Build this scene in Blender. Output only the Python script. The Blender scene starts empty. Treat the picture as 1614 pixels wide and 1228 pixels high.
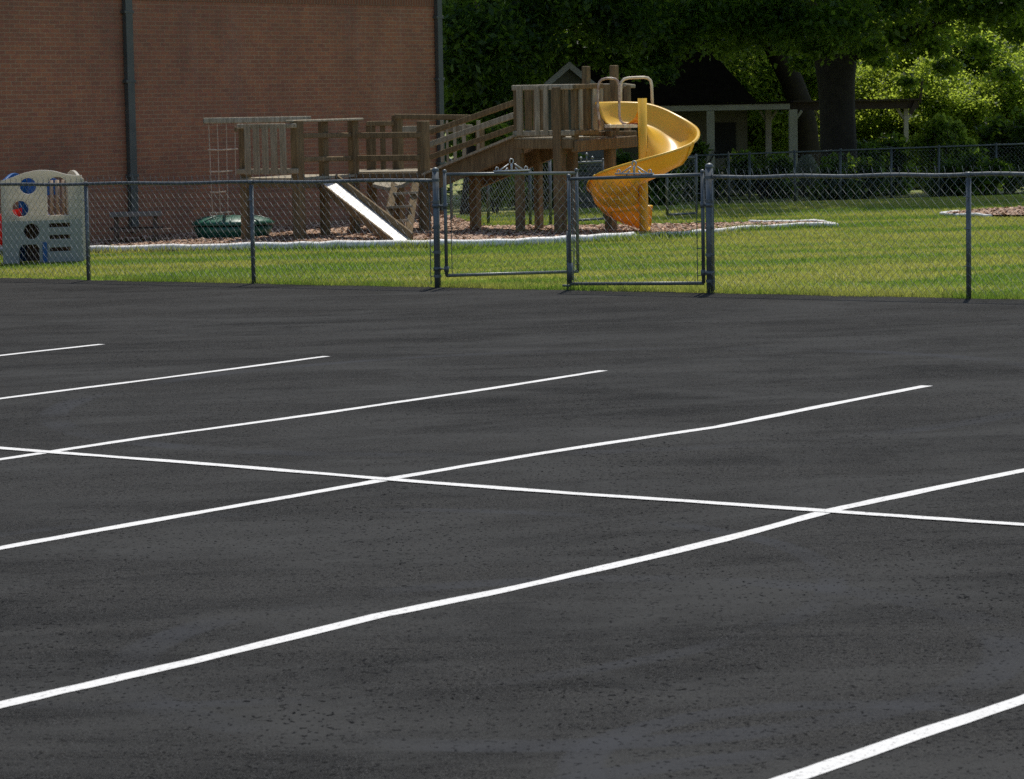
import bpy, bmesh, math, random
import numpy as np
from mathutils import Vector, Matrix
C = bpy.context.scene.collection
random.seed(7)
rng = np.random.default_rng(11)
R = math.radians

# ------------------------------------------------------------------ camera
F, CX, CY = 4629.9, 807.0, 614.0            # focal length and centre, photo pixels
HC = 1.924                                   # eye height over the lot
PITCH = math.atan((614 - 167.5) / F)
ROLL = 0.018
TILT = 0.0133                                # the lot rises gently to the right
RM = Matrix.Rotation(math.pi / 2 - PITCH, 3, 'X') @ Matrix.Rotation(-ROLL, 3, 'Z')
EYE = Vector((0, 0, HC))
cam = bpy.data.objects.new('camera', bpy.data.cameras.new('camera'))
C.objects.link(cam)
cam.matrix_world = Matrix.Translation(EYE) @ RM.to_4x4()
cam.data.sensor_width = 36
cam.data.lens = 36 * F / 1614
cam.data.clip_start = .1
cam.data.clip_end = 2000
cam.data.dof.use_dof = True
cam.data.dof.focus_distance = 24
cam.data.dof.aperture_fstop = 13
bpy.context.scene.camera = cam

# ------------------------------------------------------------------ light
SUN_AZ, SUN_EL = R(12), R(61)
S = Vector((math.sin(SUN_AZ) * math.cos(SUN_EL), math.cos(SUN_AZ) * math.cos(SUN_EL), math.sin(SUN_EL)))
world = bpy.data.worlds.new('World')
bpy.context.scene.world = world
world.use_nodes = True
wn = world.node_tree
sky = wn.nodes.new('ShaderNodeTexSky')
sky.sky_type = 'NISHITA'
sky.sun_disc = False
sky.sun_elevation = SUN_EL
sky.sun_rotation = SUN_AZ
wn.nodes['Background'].inputs[1].default_value = 0.135
wn.links.new(sky.outputs[0], wn.nodes['Background'].inputs[0])
sl = bpy.data.lights.new('sun', 'SUN')
sl.energy = 4.1
sl.angle = R(.53)
sl.color = (1, .95, .86)
so = bpy.data.objects.new('sun', sl)
C.objects.link(so)
so.rotation_euler = S.to_track_quat('Z', 'Y').to_euler()
so.location = S * 60
vs = bpy.context.scene.view_settings
vs.view_transform = 'Standard'
vs.look = 'None'
vs.gamma = 1
vs.exposure = 0.0
bpy.context.scene.cycles.use_denoising = False

# ------------------------------------------------------------------ where things stand
TH = 0.6986                                  # stall lines run 40 degrees to the right of the view
W = Vector((math.sin(TH), math.cos(TH)))     # along the stall lines and the brick wall
U = Vector((-math.cos(TH), math.sin(TH)))    # along the fence, to the left and away
FO = 23.80                                   # fence line: p.W = FO
WO = 34.95                                   # brick wall: p.U = WO
Z3 = Vector((0, 0, 1))

def v3(p, z=0.0): return Vector((p[0], p[1], z))
def sm(a, b, t):
    t = min(1, max(0, (t - a) / (b - a)))
    return t * t * (3 - 2 * t)
def gz(x, y): return TILT * x - .5 * sm(53, 67, y) - .45 * sm(67, 95, y)
def ray(x, y): return RM @ Vector(((x - CX) / F, (CY - y) / F, -1))
def at(x, y, d):
    r = ray(x, y)
    return EYE + r * (d / r.y)
def gnd(x, y):
    r = ray(x, y)
    lo, hi = 3.0, 200.0
    for _ in range(50):
        m = (lo + hi) / 2
        p = EYE + r * (m / r.y)
        if p.z > gz(p.x, p.y): lo = m
        else: hi = m
    return p
def foot(x, d):                              # ground under image column x at distance d
    y = 350
    for _ in range(3):
        p = at(x, y, d)
        y += (p.z - gz(p.x, p.y)) * F / d
    p = at(x, y, d); p.z = gz(p.x, p.y)
    return p
def onv(x, y, p0, d2):                       # pixel on the vertical plane through p0 along d2
    n = Vector((-d2[1], d2[0], 0))
    r = ray(x, y)
    return EYE + r * ((Vector((p0[0], p0[1], 0)) - Vector((0, 0, 0))).dot(n) / r.dot(n))
def fence_pt(x):
    r = ray(x, 400)
    d = FO / (r.x / r.y * W.x + W.y)
    return foot(x, d)

# ------------------------------------------------------------------ materials
def mat(name, col, rough=.7, metal=0, spec=.5, trans=None, tmix=.5):
    m = bpy.data.materials.new(name); m.use_nodes = True
    n = m.node_tree.nodes; b = n['Principled BSDF']
    b.inputs['Base Color'].default_value = (*col, 1)
    b.inputs['Roughness'].default_value = rough
    b.inputs['Metallic'].default_value = metal
    b.inputs['Specular IOR Level'].default_value = spec
    if trans:
        t = n.new('ShaderNodeBsdfTranslucent'); t.inputs[0].default_value = (*trans, 1)
        x = n.new('ShaderNodeMixShader'); x.inputs[0].default_value = tmix
        l = m.node_tree.links
        l.new(b.outputs[0], x.inputs[1]); l.new(t.outputs[0], x.inputs[2])
        l.new(x.outputs[0], n['Material Output'].inputs[0])
    return m
class N:                                     # small node helper
    def __init__(s, m):
        s.m = m; s.t = m.node_tree; s.n = s.t.nodes; s.l = s.t.links; s.b = s.n['Principled BSDF']
    def coord(s, kind='Object', scale=(1, 1, 1), rot=(0, 0, 0), loc=(0, 0, 0)):
        c = s.n.new('ShaderNodeTexCoord'); mp = s.n.new('ShaderNodeMapping')
        mp.inputs['Scale'].default_value = scale; mp.inputs['Rotation'].default_value = rot
        mp.inputs['Location'].default_value = loc
        s.l.new(c.outputs[kind], mp.inputs[0]); return mp.outputs[0]
    def noise(s, vec, scale, det=4, rough=.55, dist=0):
        x = s.n.new('ShaderNodeTexNoise'); s.l.new(vec, x.inputs['Vector'])
        x.inputs['Scale'].default_value = scale; x.inputs['Detail'].default_value = det
        x.inputs['Roughness'].default_value = rough; x.inputs['Distortion'].default_value = dist
        return x.outputs[0]
    def voro(s, vec, scale, feature='F1'):
        x = s.n.new('ShaderNodeTexVoronoi'); x.feature = feature
        s.l.new(vec, x.inputs['Vector']); x.inputs['Scale'].default_value = scale
        return x
    def ramp(s, f, stops):
        x = s.n.new('ShaderNodeValToRGB'); e = x.color_ramp.elements
        while len(e) < len(stops): e.new(.5)
        for q, (p, c) in zip(e, stops):
            q.position = p; q.color = (c, c, c, 1) if isinstance(c, (int, float)) else (*c, 1)
        s.l.new(f, x.inputs[0]); return x.outputs[0]
    def mix(s, f, a, b, mode='MIX'):
        x = s.n.new('ShaderNodeMix'); x.data_type = 'RGBA'; x.blend_type = mode
        for v, i in ((f, 0), (a, 6), (b, 7)):
            if isinstance(v, (int, float)): x.inputs[i].default_value = v
            elif isinstance(v, tuple): x.inputs[i].default_value = (*v, 1)
            else: s.l.new(v, x.inputs[i])
        return x.outputs[2]
    def bump(s, h, strength=.3, dist=.01):
        x = s.n.new('ShaderNodeBump'); x.inputs['Strength'].default_value = strength
        x.inputs['Distance'].default_value = dist
        s.l.new(h, x.inputs['Height']); s.l.new(x.outputs[0], s.b.inputs['Normal'])
    def col(s, c): s.l.new(c, s.b.inputs['Base Color'])
    def rough(s, c): s.l.new(c, s.b.inputs['Roughness'])

def asphalt_mat():
    m = mat('sealed_asphalt', (.045, .045, .045), .95, spec=.045); k = N(m)
    v = k.coord()
    vs_ = k.coord(scale=(1, 1, 1), rot=(0, 0, R(20)))
    big = k.noise(vs_, .22, 5, .6, .6)
    mid = k.noise(k.coord(scale=(.5, 1.6, 1), rot=(0, 0, R(-8))), 1.1, 5, .6, .8)
    fine = k.noise(v, 85, 3, .7)
    grain = k.noise(v, 240, 2, .6)
    c = k.mix(k.ramp(big, [(.4, 0.), (.6, 1.)]), (.0095, .0093, .0083), (.0255, .0247, .0225))
    c = k.mix(k.ramp(mid, [(.4, 0.), (.62, .75)]), c, (.04, .0388, .0355))
    # fine stones: dark pits between lighter grains
    c = k.mix(k.ramp(fine, [(.41, .9), (.5, 0.)]), c, (.007, .007, .008))
    c = k.mix(k.ramp(grain, [(.52, 0.), (.64, .8)]), c, (.085, .084, .081))
    strk = k.noise(k.coord(scale=(1.2, 9, 1), rot=(0, 0, R(4))), 2.6, 5, .65)
    c = k.mix(k.ramp(strk, [(.33, .8), (.39, 0.)]), c, (.012, .012, .012))
    worn = k.noise(k.coord(scale=(.6, 1.2, 1), rot=(0, 0, R(30))), .7, 6, .7, .5)
    c = k.mix(k.ramp(worn, [(.46, 0.), (.64, .75)]), c, (.05, .0498, .0475))
    # faint tyre-swirl arcs left in the sealer
    def arc(px, py, r0, wd):
        vv = k.n.new('ShaderNodeVectorMath'); vv.operation = 'DISTANCE'
        g = k.n.new('ShaderNodeNewGeometry'); k.l.new(g.outputs['Position'], vv.inputs[0])
        vv.inputs[1].default_value = (px, py, 0)
        a = k.n.new('ShaderNodeMath'); a.operation = 'SUBTRACT'; k.l.new(vv.outputs['Value'], a.inputs[0]); a.inputs[1].default_value = r0
        b = k.n.new('ShaderNodeMath'); b.operation = 'ABSOLUTE'; k.l.new(a.outputs[0], b.inputs[0])
        return k.ramp(b.outputs[0], [(0, 1.), (wd * .8, .9), (wd * 1.1, 0.)])
    brk = k.ramp(k.noise(v, .9, 3), [(.4, 0.), (.62, 1.)])
    for (px, py) in SWIRLS:
        q, r0, wd = px, py[0], py[1]
        a = arc(q[0], q[1], r0, wd)
        c = k.mix(k.mix(.6, (0., 0., 0.), k.mix(1, a, brk, 'MULTIPLY')), c, (.047, .0485, .052))
    pit = k.noise(k.coord(scale=(.8, .62, 1)), 62, 1, .5)
    dens = k.noise(v, .5, 3, .5)
    pm = k.mix(k.ramp(dens, [(.35, .55), (.6, 1.)]), (0., 0., 0.), k.ramp(pit, [(.335, 1.), (.352, 0.)]))
    c = k.mix(pm, c, (.0015, .0015, .0018))
    k.col(c)
    k.rough(k.ramp(k.noise(v, 1.3, 4), [(.3, .9), (.7, 1.)]))
    k.bump(k.mix(.6, fine, pit), .55, .006)
    return m
g1, g2, g3 = gnd(1010, 1165), gnd(1180, 1120), gnd(1560, 1200)
SWIRLS = [((g1.x - .2, g1.y + 1.5), (1.55, .09)), ((g2.x + .25, g2.y - .75), (.8, .07)), ((g3.x - .3, g3.y - 1.4), (1.6, .08)),
          ((gnd(330, 1100).x, gnd(330, 1100).y + 2.2), (2.3, .06)), ((gnd(880, 560).x, gnd(880, 560).y - 3), (3.4, .1))]

def paint_mat():
    m = mat('white_line_paint', (.8, .8, .78), .85, spec=.1); k = N(m); v = k.coord()
    c = k.mix(k.ramp(k.noise(v, 48, 4, .75), [(.36, .85), (.43, 0.)]), (.69, .68, .65), (.22, .21, .2))
    c = k.mix(k.ramp(k.noise(v, 3, 4, .6), [(.5, 0.), (.8, .35)]), c, (.55, .54, .51))
    k.col(c); k.bump(k.noise(v, 85, 3), .4, .004)
    return m

def brick_mat():
    m = mat('red_brick', (.25, .14, .1), .85, spec=.25); k = N(m)
    v = k.coord('UV')
    def bt(c1, c2, mo):
        b = k.n.new('ShaderNodeTexBrick'); k.l.new(v, b.inputs['Vector'])
        b.inputs['Scale'].default_value = 1; b.inputs['Brick Width'].default_value = .203
        b.inputs['Row Height'].default_value = .0677; b.inputs['Mortar Size'].default_value = .0065
        b.inputs['Mortar Smooth'].default_value = .15; b.inputs['Bias'].default_value = 0
        for n_, c_ in (('Color1', c1), ('Color2', c2), ('Mortar', mo)): b.inputs[n_].default_value = (*c_, 1)
        return b
    b = bt((.38, .158, .078), (.275, .125, .072), (.35, .24, .15))
    c = b.outputs['Color']
    st = k.noise(k.coord('UV', (.45, .22, 1)), 2.1, 5, .6, .4)
    c = k.mix(k.ramp(st, [(.4, 0.), (.7, .5)]), c, (.1, .065, .05))
    c = k.mix(k.ramp(k.noise(k.coord('UV', (.9, .16, 1)), 1.4, 4, .6), [(.55, 0.), (.72, .4)]), c, (.33, .2, .15))
    c = k.mix(k.ramp(k.noise(v, 11, 3), [(.45, 0.), (.7, .5)]), c, (.3, .1, .07))
    k.col(c)
    return m
def soldier_mat():
    m = mat('soldier_brick', (.25, .14, .1), .85, spec=.25); k = N(m)
    b = k.n.new('ShaderNodeTexBrick'); k.l.new(k.coord('UV'), b.inputs['Vector'])
    b.offset = 0; b.inputs['Scale'].default_value = 1; b.inputs['Brick Width'].default_value = .0677
    b.inputs['Row Height'].default_value = .21; b.inputs['Mortar Size'].default_value = .006
    for n_, c_ in (('Color1', (.25, .095, .048)), ('Color2', (.19, .085, .048)), ('Mortar', (.25, .18, .12))): b.inputs[n_].default_value = (*c_, 1)
    k.col(b.outputs['Color']); return m

def wood_mat(name, c1, c2, c3):
    m = mat(name, c1, .85, spec=.2); k = N(m)
    st = k.noise(k.coord(scale=(1, 1, .12)), 26, 4, .6)
    bl = k.noise(k.coord(), 1.7, 4, .6)
    c = k.mix(k.ramp(bl, [(.35, 0.), (.65, 1.)]), c1, c2)
    c = k.mix(k.ramp(st, [(.42, .8), (.6, 0.)]), c, c3)
    i = k.n.new('ShaderNodeObjectInfo')
    c = k.mix(k.ramp(i.outputs['Random'], [(0, 0.), (1, .45)]), c, c3)
    k.col(c); k.bump(st, .3, .01)
    return m
def noisy(name, c1, c2, scale, rough=.8, **kw):
    m = mat(name, c1, rough, **kw); k = N(m)
    k.col(k.mix(k.ramp(k.noise(k.coord(), scale, 5, .6), [(.35, 0.), (.65, 1.)]), c1, c2))
    return m
def leaf_mat(name, c1, c2, t1, tm=.5):
    m = mat(name, c1, .5, spec=.4, trans=t1, tmix=tm); k = N(m)
    tr = [x for x in k.n if x.type == 'BSDF_TRANSLUCENT'][0]
    n = k.noise(k.coord(), .9, 3, .6); n2 = k.noise(k.coord(), 7, 2)
    f = k.ramp(k.mix(.6, n, n2), [(.44, 0.), (.58, 1.)])
    k.col(k.mix(f, c1, c2))
    k.l.new(k.mix(f, t1, tuple(min(1, a * 1.5) for a in t1)), tr.inputs[0])
    return m
def grass_mat(name, blades=True):
    m = mat(name, (.1, .13, .03), .65, spec=.15, trans=(.2, .26, .04), tmix=.38 if blades else 0.1); k = N(m)
    tr = [x for x in k.n if x.type == 'BSDF_TRANSLUCENT'][0]
    g = k.n.new('ShaderNodeNewGeometry')
    def pn(sc, s, d=4):
        mp = k.n.new('ShaderNodeMapping'); k.l.new(g.outputs['Position'], mp.inputs[0]); mp.inputs['Scale'].default_value = sc
        mp.inputs['Rotation'].default_value = (0, 0, R(-6))
        return k.noise(mp.outputs[0], s, d, .6, .3)
    band = pn((.16, .62, .3), 1.0)                     # mown bands and dry patches
    patch = pn((1, 1, .3), 1.3)
    tiny = pn((1, 1, 1), 22, 2)
    c = k.mix(k.ramp(band, [(.44, 0.), (.55, 1.)]), (.145, .215, .036), (.315, .3, .088))
    c = k.mix(k.ramp(patch, [(.5, 0.), (.75, .7)]), c, (.105, .18, .03))
    c = k.mix(k.ramp(tiny, [(.47, 0.), (.75, .5)]), c, (.36, .33, .12))
    k.col(c)
    k.l.new(k.mix(1, c, (1.7, 1.9, 1.2), 'MULTIPLY'), tr.inputs[0])
    return m
def mulch_mat(name):
    m = mat(name, (.2, .1, .07), .9, spec=.1); k = N(m)
    g = k.n.new('ShaderNodeNewGeometry')
    mp = k.n.new('ShaderNodeMapping'); k.l.new(g.outputs['Position'], mp.inputs[0])
    a = k.voro(mp.outputs[0], 22)
    c = k.mix(k.ramp(a.outputs['Color'], [(.2, 0.), (.8, 1.)]), (.42, .265, .18), (.72, .53, .39))
    c = k.mix(k.ramp(k.noise(mp.outputs[0], 9, 4, .7), [(.42, .55), (.56, 0.)]), c, (.12, .06, .045))
    k.col(c); k.bump(a.outputs['Distance'], .8, .03)
    return m

M = {}
M['asphalt'] = asphalt_mat(); M['paint'] = paint_mat(); M['brick'] = brick_mat(); M['soldier'] = soldier_mat()
M['wood'] = wood_mat('weathered_timber', (.25, .175, .09), (.2, .145, .078), (.12, .082, .042))
M['grey_wood'] = wood_mat('silvered_timber', (.43, .385, .3), (.345, .305, .225), (.22, .185, .125))
M['orange_wood'] = wood_mat('stained_timber', (.235, .165, .085), (.185, .13, .07), (.11, .078, .043))
M['galv'] = noisy('galvanised_steel', (.1, .112, .114), (.155, .167, .168), 9, .5, metal=.5)
M['wire'] = mat('galvanised_wire', (.24, .25, .25), .42, metal=.7)
M['latch'] = mat('bright_galvanised_iron', (.42, .43, .43), .45, metal=.4)
M['gutter'] = noisy('dark_downspout', (.052, .06, .054), (.075, .083, .075), 4, .5)
M['grass'] = grass_mat('lawn_blades'); M['soil'] = grass_mat('lawn_ground', False)
M['mulch'] = mulch_mat('bark_mulch')
M['white_plastic'] = noisy('white_edging', (.8, .79, .76), (.62, .61, .58), 5, .6)
M['slide_white'] = noisy('polished_slide_sheet', (.7, .7, .68), (.58, .58, .56), 3, .45, metal=.25)
def yellow():
    m = mat('yellow_moulded_plastic', (.78, .4, .035), .33, spec=.5, trans=(.95, .48, .018), tmix=.25); k = N(m)
    k.col(k.mix(k.ramp(k.noise(k.coord(), 2.2, 5, .6), [(.4, 0.), (.7, .6)]), (.86, .56, .055), (.72, .43, .045)))
    return m
M['yellow'] = yellow()
M['cream_pipe'] = noisy('cream_painted_pipe', (.85, .74, .56), (.62, .48, .32), 9, .5)
M['rust_pipe'] = noisy('worn_painted_pipe', (.62, .5, .4), (.24, .12, .08), 11, .55)
M['beige'] = mat('beige_plastic', (.58, .55, .48), .5, trans=(.75, .69, .58), tmix=.42)
M['shaded_beige'] = mat('shaded_beige_plastic', (.24, .25, .235), .5)  # the beige plastic again, its colour darkened for the shade below the deck
M['blue'] = mat('blue_plastic', (.02, .13, .36), .4, trans=(.03, .22, .6), tmix=.35)
M['red'] = mat('red_plastic', (.62, .02, .015), .35, trans=(.95, .03, .02), tmix=.35)
M['tan'] = mat('tan_plastic', (.45, .33, .22), .55)
M['green_plastic'] = noisy('green_plastic', (.006, .085, .055), (.01, .115, .075), 4, .4)
M['dark_plastic'] = noisy('brown_plastic', (.2, .1, .045), (.05, .04, .05), 5, .6)
M['rope'] = noisy('pale_rope', (.55, .46, .36), (.4, .32, .24), 20, .9)
M['bark'] = noisy('grey_brown_bark', (.022, .017, .013), (.038, .03, .022), 6, .95)
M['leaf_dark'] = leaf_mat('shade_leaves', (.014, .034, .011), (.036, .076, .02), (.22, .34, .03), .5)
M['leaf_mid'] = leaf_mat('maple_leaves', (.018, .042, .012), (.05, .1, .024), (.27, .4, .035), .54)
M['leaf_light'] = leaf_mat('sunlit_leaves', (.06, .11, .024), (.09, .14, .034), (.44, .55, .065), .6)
M['siding'] = noisy('olive_siding', (.16, .15, .105), (.13, .12, .085), 3, .8)
M['grey_siding'] = noisy('grey_siding', (.17, .165, .15), (.13, .127, .117), 3, .8)
M['trim'] = noisy('grey_trim', (.44, .41, .37), (.34, .31, .28), 3, .7)
M['trim_light'] = noisy('pale_trim', (.41, .39, .33), (.34, .32, .27), 3, .7)
M['shingle'] = noisy('dark_shingles', (.012, .01, .009), (.02, .016, .014), 8, 1., spec=.0)
M['dark_beam'] = noisy('dark_stained_beam', (.05, .036, .03), (.07, .05, .042), 5, .9)
M['stone'] = noisy('mossy_stone', (.16, .17, .13), (.1, .11, .08), 4, .9)
M['table_grey'] = noisy('faded_grey_boards', (.17, .16, .145), (.12, .115, .1), 6, .85)
M['table_brown'] = noisy('faded_brown_boards', (.13, .085, .06), (.1, .065, .045), 6, .85)
M['dark'] = mat('dark_interior', (.02, .02, .02), .9)

# ------------------------------------------------------------------ builders
ORG = {}
def tag(o, label=None, cat=None, group=None, kind=None):
    for k_, v_ in (('label', label), ('category', cat), ('group', group), ('kind', kind)):
        if v_: o[k_] = v_
    return o
def thing(name, label, cat, loc, group=None):
    o = bpy.data.objects.new(name, None); C.objects.link(o)
    o.location = loc; o.empty_display_size = .2
    ORG[o.name] = Vector(loc)
    return tag(o, label, cat, group)
class MB:
    def __init__(s): s.v = []; s.f = []
    def add(s, vs_, fs):
        n = len(s.v); s.v += [Vector(q) for q in vs_]; s.f += [[i + n for i in f] for f in fs]; return s
    def box(s, c, x, y, z):                   # centre and three half-axis vectors
        c, x, y, z = map(Vector, (c, x, y, z))
        vs_ = [c + x * a + y * b + z * d for d in (-1, 1) for b in (-1, 1) for a in (-1, 1)]
        if x.cross(y).dot(z) < 0: vs_ = [vs_[i] for i in (1, 0, 3, 2, 5, 4, 7, 6)]
        return s.add(vs_, [(0, 2, 3, 1), (4, 5, 7, 6), (0, 1, 5, 4), (2, 6, 7, 3), (0, 4, 6, 2), (1, 3, 7, 5)])
    def beam(s, a, b, w, h, up=Z3):           # a-b is the top centre line when drop used by caller
        a, b = Vector(a), Vector(b); d = b - a
        x = d.cross(up).normalized(); z = x.cross(d).normalized()
        return s.box((a + b) / 2, d / 2, x * w / 2, z * h / 2)
    def tube(s, pts, r, n=8, cap=True):
        pts = [Vector(p) for p in pts]; m = len(pts)
        rs = r if isinstance(r, (list, tuple)) else [r] * m
        base = len(s.v); pn = None
        for i, p in enumerate(pts):
            t = (pts[min(i + 1, m - 1)] - pts[max(i - 1, 0)]).normalized()
            if pn is None:
                pn = t.cross(Z3 if abs(t.z) < .9 else Vector((1, 0, 0))).normalized()
            else:
                pn = (pn - t * pn.dot(t)).normalized()
            b = t.cross(pn)
            for k_ in range(n):
                a = 2 * math.pi * k_ / n
                s.v.append(p + (pn * math.cos(a) + b * math.sin(a)) * rs[i])
        for i in range(m - 1):
            for k_ in range(n):
                j = (k_ + 1) % n
                s.f.append([base + i * n + k_, base + i * n + j, base + (i + 1) * n + j, base + (i + 1) * n + k_])
        if cap:
            s.f.append([base + k_ for k_ in range(n)][::-1]); s.f.append([base + (m - 1) * n + k_ for k_ in range(n)])
        return s
    def ball(s, c, r, sz=1.0, n=10, k=6):
        c = Vector(c); base = len(s.v)
        for i in range(k + 1):
            a = math.pi * i / k
            for j in range(n):
                b = 2 * math.pi * j / n
                s.v.append(c + Vector((math.sin(a) * math.cos(b) * r, math.sin(a) * math.sin(b) * r, math.cos(a) * r * sz)))
        for i in range(k):
            for j in range(n):
                q = (j + 1) % n
                s.f.append([base + i * n + j, base + (i + 1) * n + j, base + (i + 1) * n + q, base + i * n + q])
        return s
    def build(s, name, m, parent=None, smooth=False, bevel=0):
        org = ORG[parent.name] if parent is not None else Vector((0, 0, 0))
        me = bpy.data.meshes.new(name)
        me.from_pydata([tuple(q - org) for q in s.v], [], s.f); me.update()
        me.materials.append(m)
        if smooth:
            me.polygons.foreach_set('use_smooth', [True] * len(me.polygons))
        o = bpy.data.objects.new(name, me); C.objects.link(o)
        if parent is not None: o.parent = parent
        ORG[o.name] = org
        if bevel:
            b = o.modifiers.new('bevel', 'BEVEL'); b.width = bevel; b.segments = 2; b.limit_method = 'ANGLE'
        return o
def raw(name, verts, faces_n, m, n_per, parent=None):
    """fast mesh from numpy: verts (k,3), faces of n_per consecutive vertices"""
    me = bpy.data.meshes.new(name)
    nv = len(verts); nf = nv // n_per
    me.vertices.add(nv); me.vertices.foreach_set('co', np.asarray(verts, np.float32).ravel())
    me.loops.add(nv); me.loops.foreach_set('vertex_index', np.arange(nv, dtype=np.int32))
    me.polygons.add(nf)
    me.polygons.foreach_set('loop_start', np.arange(0, nv, n_per, dtype=np.int32))
    me.polygons.foreach_set('loop_total', np.full(nf, n_per, np.int32))
    me.update(calc_edges=True); me.materials.append(m)
    o = bpy.data.objects.new(name, me); C.objects.link(o)
    if parent is not None: o.parent = parent
    return o
def copy_tree(o, loc, rz=0, sc=1, label=None):
    c = o.copy(); C.objects.link(c); c.location = loc; c.rotation_euler = (0, 0, rz); c.scale = (sc, sc, sc)
    if label: c['label'] = label
    for ch in list(o.children):
        d = ch.copy(); C.objects.link(d); d.parent = c
        for g in list(ch.children):
            e = g.copy(); C.objects.link(e); e.parent = d
    return c

# ------------------------------------------------------------------ ground
def grid(name, f, us, ws, m, kind='structure'):
    b = MB()
    nu, nw = len(us), len(ws)
    b.v = [Vector(f(u, w)) for w in ws for u in us]
    b.f = [[j * nu + i, j * nu + i + 1, (j + 1) * nu + i + 1, (j + 1) * nu + i] for j in range(nw - 1) for i in range(nu - 1)]
    o = b.build(name, m, None, True); o['kind'] = kind
    return o
xs = [-600, -200, -80] + list(np.linspace(-30, 40, 36)) + [80, 200, 600]
ys = [-60, 0, 20] + list(np.linspace(30, 100, 60)) + [130, 200, 400, 900]
grid('lawn', lambda x, y: (x, y, gz(max(-40, min(60, x)), y) - .035), xs, ys, M['soil'])
def lot(u, w):
    if w > FO - .02:
        w += .05 * math.sin(u * 2.1) + .035 * math.sin(u * 7.7 + 1) + .03 * math.sin(u * 19) + random.uniform(-.03, .03)
    p = W * w + U * u
    return (p.x, p.y, TILT * p.x)
lot_us = [-70, -40] + list(np.linspace(-25, 40, 700)) + [60, 80]
lot_o = grid('parking_lot', lot, lot_us, [-40, -10, 5, 12, 18, FO - .6, FO - .1, FO + .02], M['asphalt'])
# a ragged kerbless edge: short skirt down to the lawn
b = MB()
for i, u in enumerate(lot_us):
    p = Vector(lot(u, FO + .02)); b.v += [p, p + Vector((W.x * .05, W.y * .05, -.06))]
b.f = [[2 * i, 2 * i + 2, 2 * i + 3, 2 * i + 1] for i in range(len(lot_us) - 1)]
b.build('parking_lot_edge', M['asphalt'])['kind'] = 'structure'

# painted stall lines (sprayed by hand, so each wanders a little)
def stripe(pts, width, z, ext0=None, ext1=None, endcut=None):
    P = [gnd(*q) for q in pts]
    if ext0: P.insert(0, P[0] + (P[0] - P[1]).normalized() * ext0)
    if ext1: P.append(P[-1] + (P[-1] - P[-2]).normalized() * ext1)
    L = [P[0]]
    for a, c in zip(P, P[1:]):
        n = max(2, int((c - a).length / .12))
        L += [a.lerp(c, (i + 1) / n) for i in range(n)]
    b = MB(); ph = random.random() * 9
    for i, p in enumerate(L):
        d = (L[min(i + 1, len(L) - 1)] - L[max(i - 1, 0)]).normalized()
        s_ = Vector((-d.y, d.x, 0))
        wv = width / 2 * (1 + .08 * math.sin(i * .43 + ph) + .05 * math.sin(i * .97 + ph) + random.uniform(-.05, .05))
        off = .008 * math.sin(i * .24 + ph) + random.uniform(-.003, .003)
        for e in (-1, 1):
            q = p + s_ * (e * wv + off); q.z = TILT * q.x + z
            b.v.append(q)
    if endcut is not None:                    # end cut square to the row instead of to the line
        pass
    b.f = [[2 * i, 2 * i + 2, 2 * i + 3, 2 * i + 1] for i in range(len(L) - 1)]
    o = b.build('parking_line', M['paint']); o['kind'] = 'structure'
    return o
LW = .086
stripe([(0, 1112), (300, 1043), (600, 971), (800, 931), (1020, 880), (1180, 840), (1310, 805), (1614, 742)], LW, .003, 3, 4)
stripe([(0, 865), (300, 811), (620, 754), (900, 708), (1130, 673), (1300, 640), (1462, 608.5)], LW, .003, 3)
stripe([(0, 725), (80, 713), (230, 690), (500, 653), (735, 619), (950, 584.5)], LW, .003, 3)
stripe([(0, 629), (250, 597), (516, 562)], LW, .003, 3)
stripe([(0, 561), (160, 543)], LW, .003, 3)
stripe([(1251, 1228), (1430, 1164), (1614, 1101)], LW * .95, .003, 3, 3)
stripe([(0, 707), (75, 713), (300, 731), (620, 757), (900, 779), (1305, 807), (1614, 828)], LW * .95, .0055, 6, 6)

# ------------------------------------------------------------------ mulch bed, its edging, grass
front = [(-60, 399), (130, 397), (300, 394), (450, 391.5), (640, 389), (780, 387), (900, 381.5), (1000, 376), (1120, 367), (1200, 360.5), (1262, 357), (1318, 356.5)]
back = [(1285, 351.5), (1180, 353), (1060, 355), (900, 357.5), (760, 358.5)]
FP = [gnd(*q) for q in front]; BP = [gnd(*q) for q in back]
wallp = lambda x: foot(x, WO / ((x - CX) / F * U.x + U.y))
poly = FP + BP + [wallp(700) - v3(U) * .05, wallp(350) - v3(U) * .05, wallp(-60) - v3(U) * .05]
PX = np.array([[p.x, p.y] for p in poly])
def inside(x, y, pg):
    r = np.zeros(len(x), bool); j = len(pg) - 1
    for i in range(len(pg)):
        xi, yi = pg[i]; xj, yj = pg[j]
        c = ((yi > y) != (yj > y)) & (x < (xj - xi) * (y - yi) / (yj - yi + 1e-12) + xi)
        r ^= c; j = i
    return r
bm = bmesh.new()
vs_ = [bm.verts.new((p.x, p.y, gz(p.x, p.y) + .02)) for p in poly]
bm.faces.new(vs_); bmesh.ops.triangulate(bm, faces=bm.faces[:])
me = bpy.data.meshes.new('mulch_bed'); bm.to_mesh(me); bm.free(); me.materials.append(M['mulch'])
o = bpy.data.objects.new('mulch_bed', me); C.objects.link(o); o['kind'] = 'structure'
GZ = np.vectorize(gz)
def scatter(n, x0, x1, y0, y1):
    x = rng.uniform(x0, x1, n); y = rng.uniform(y0, y1, n)
    return x, y
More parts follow.
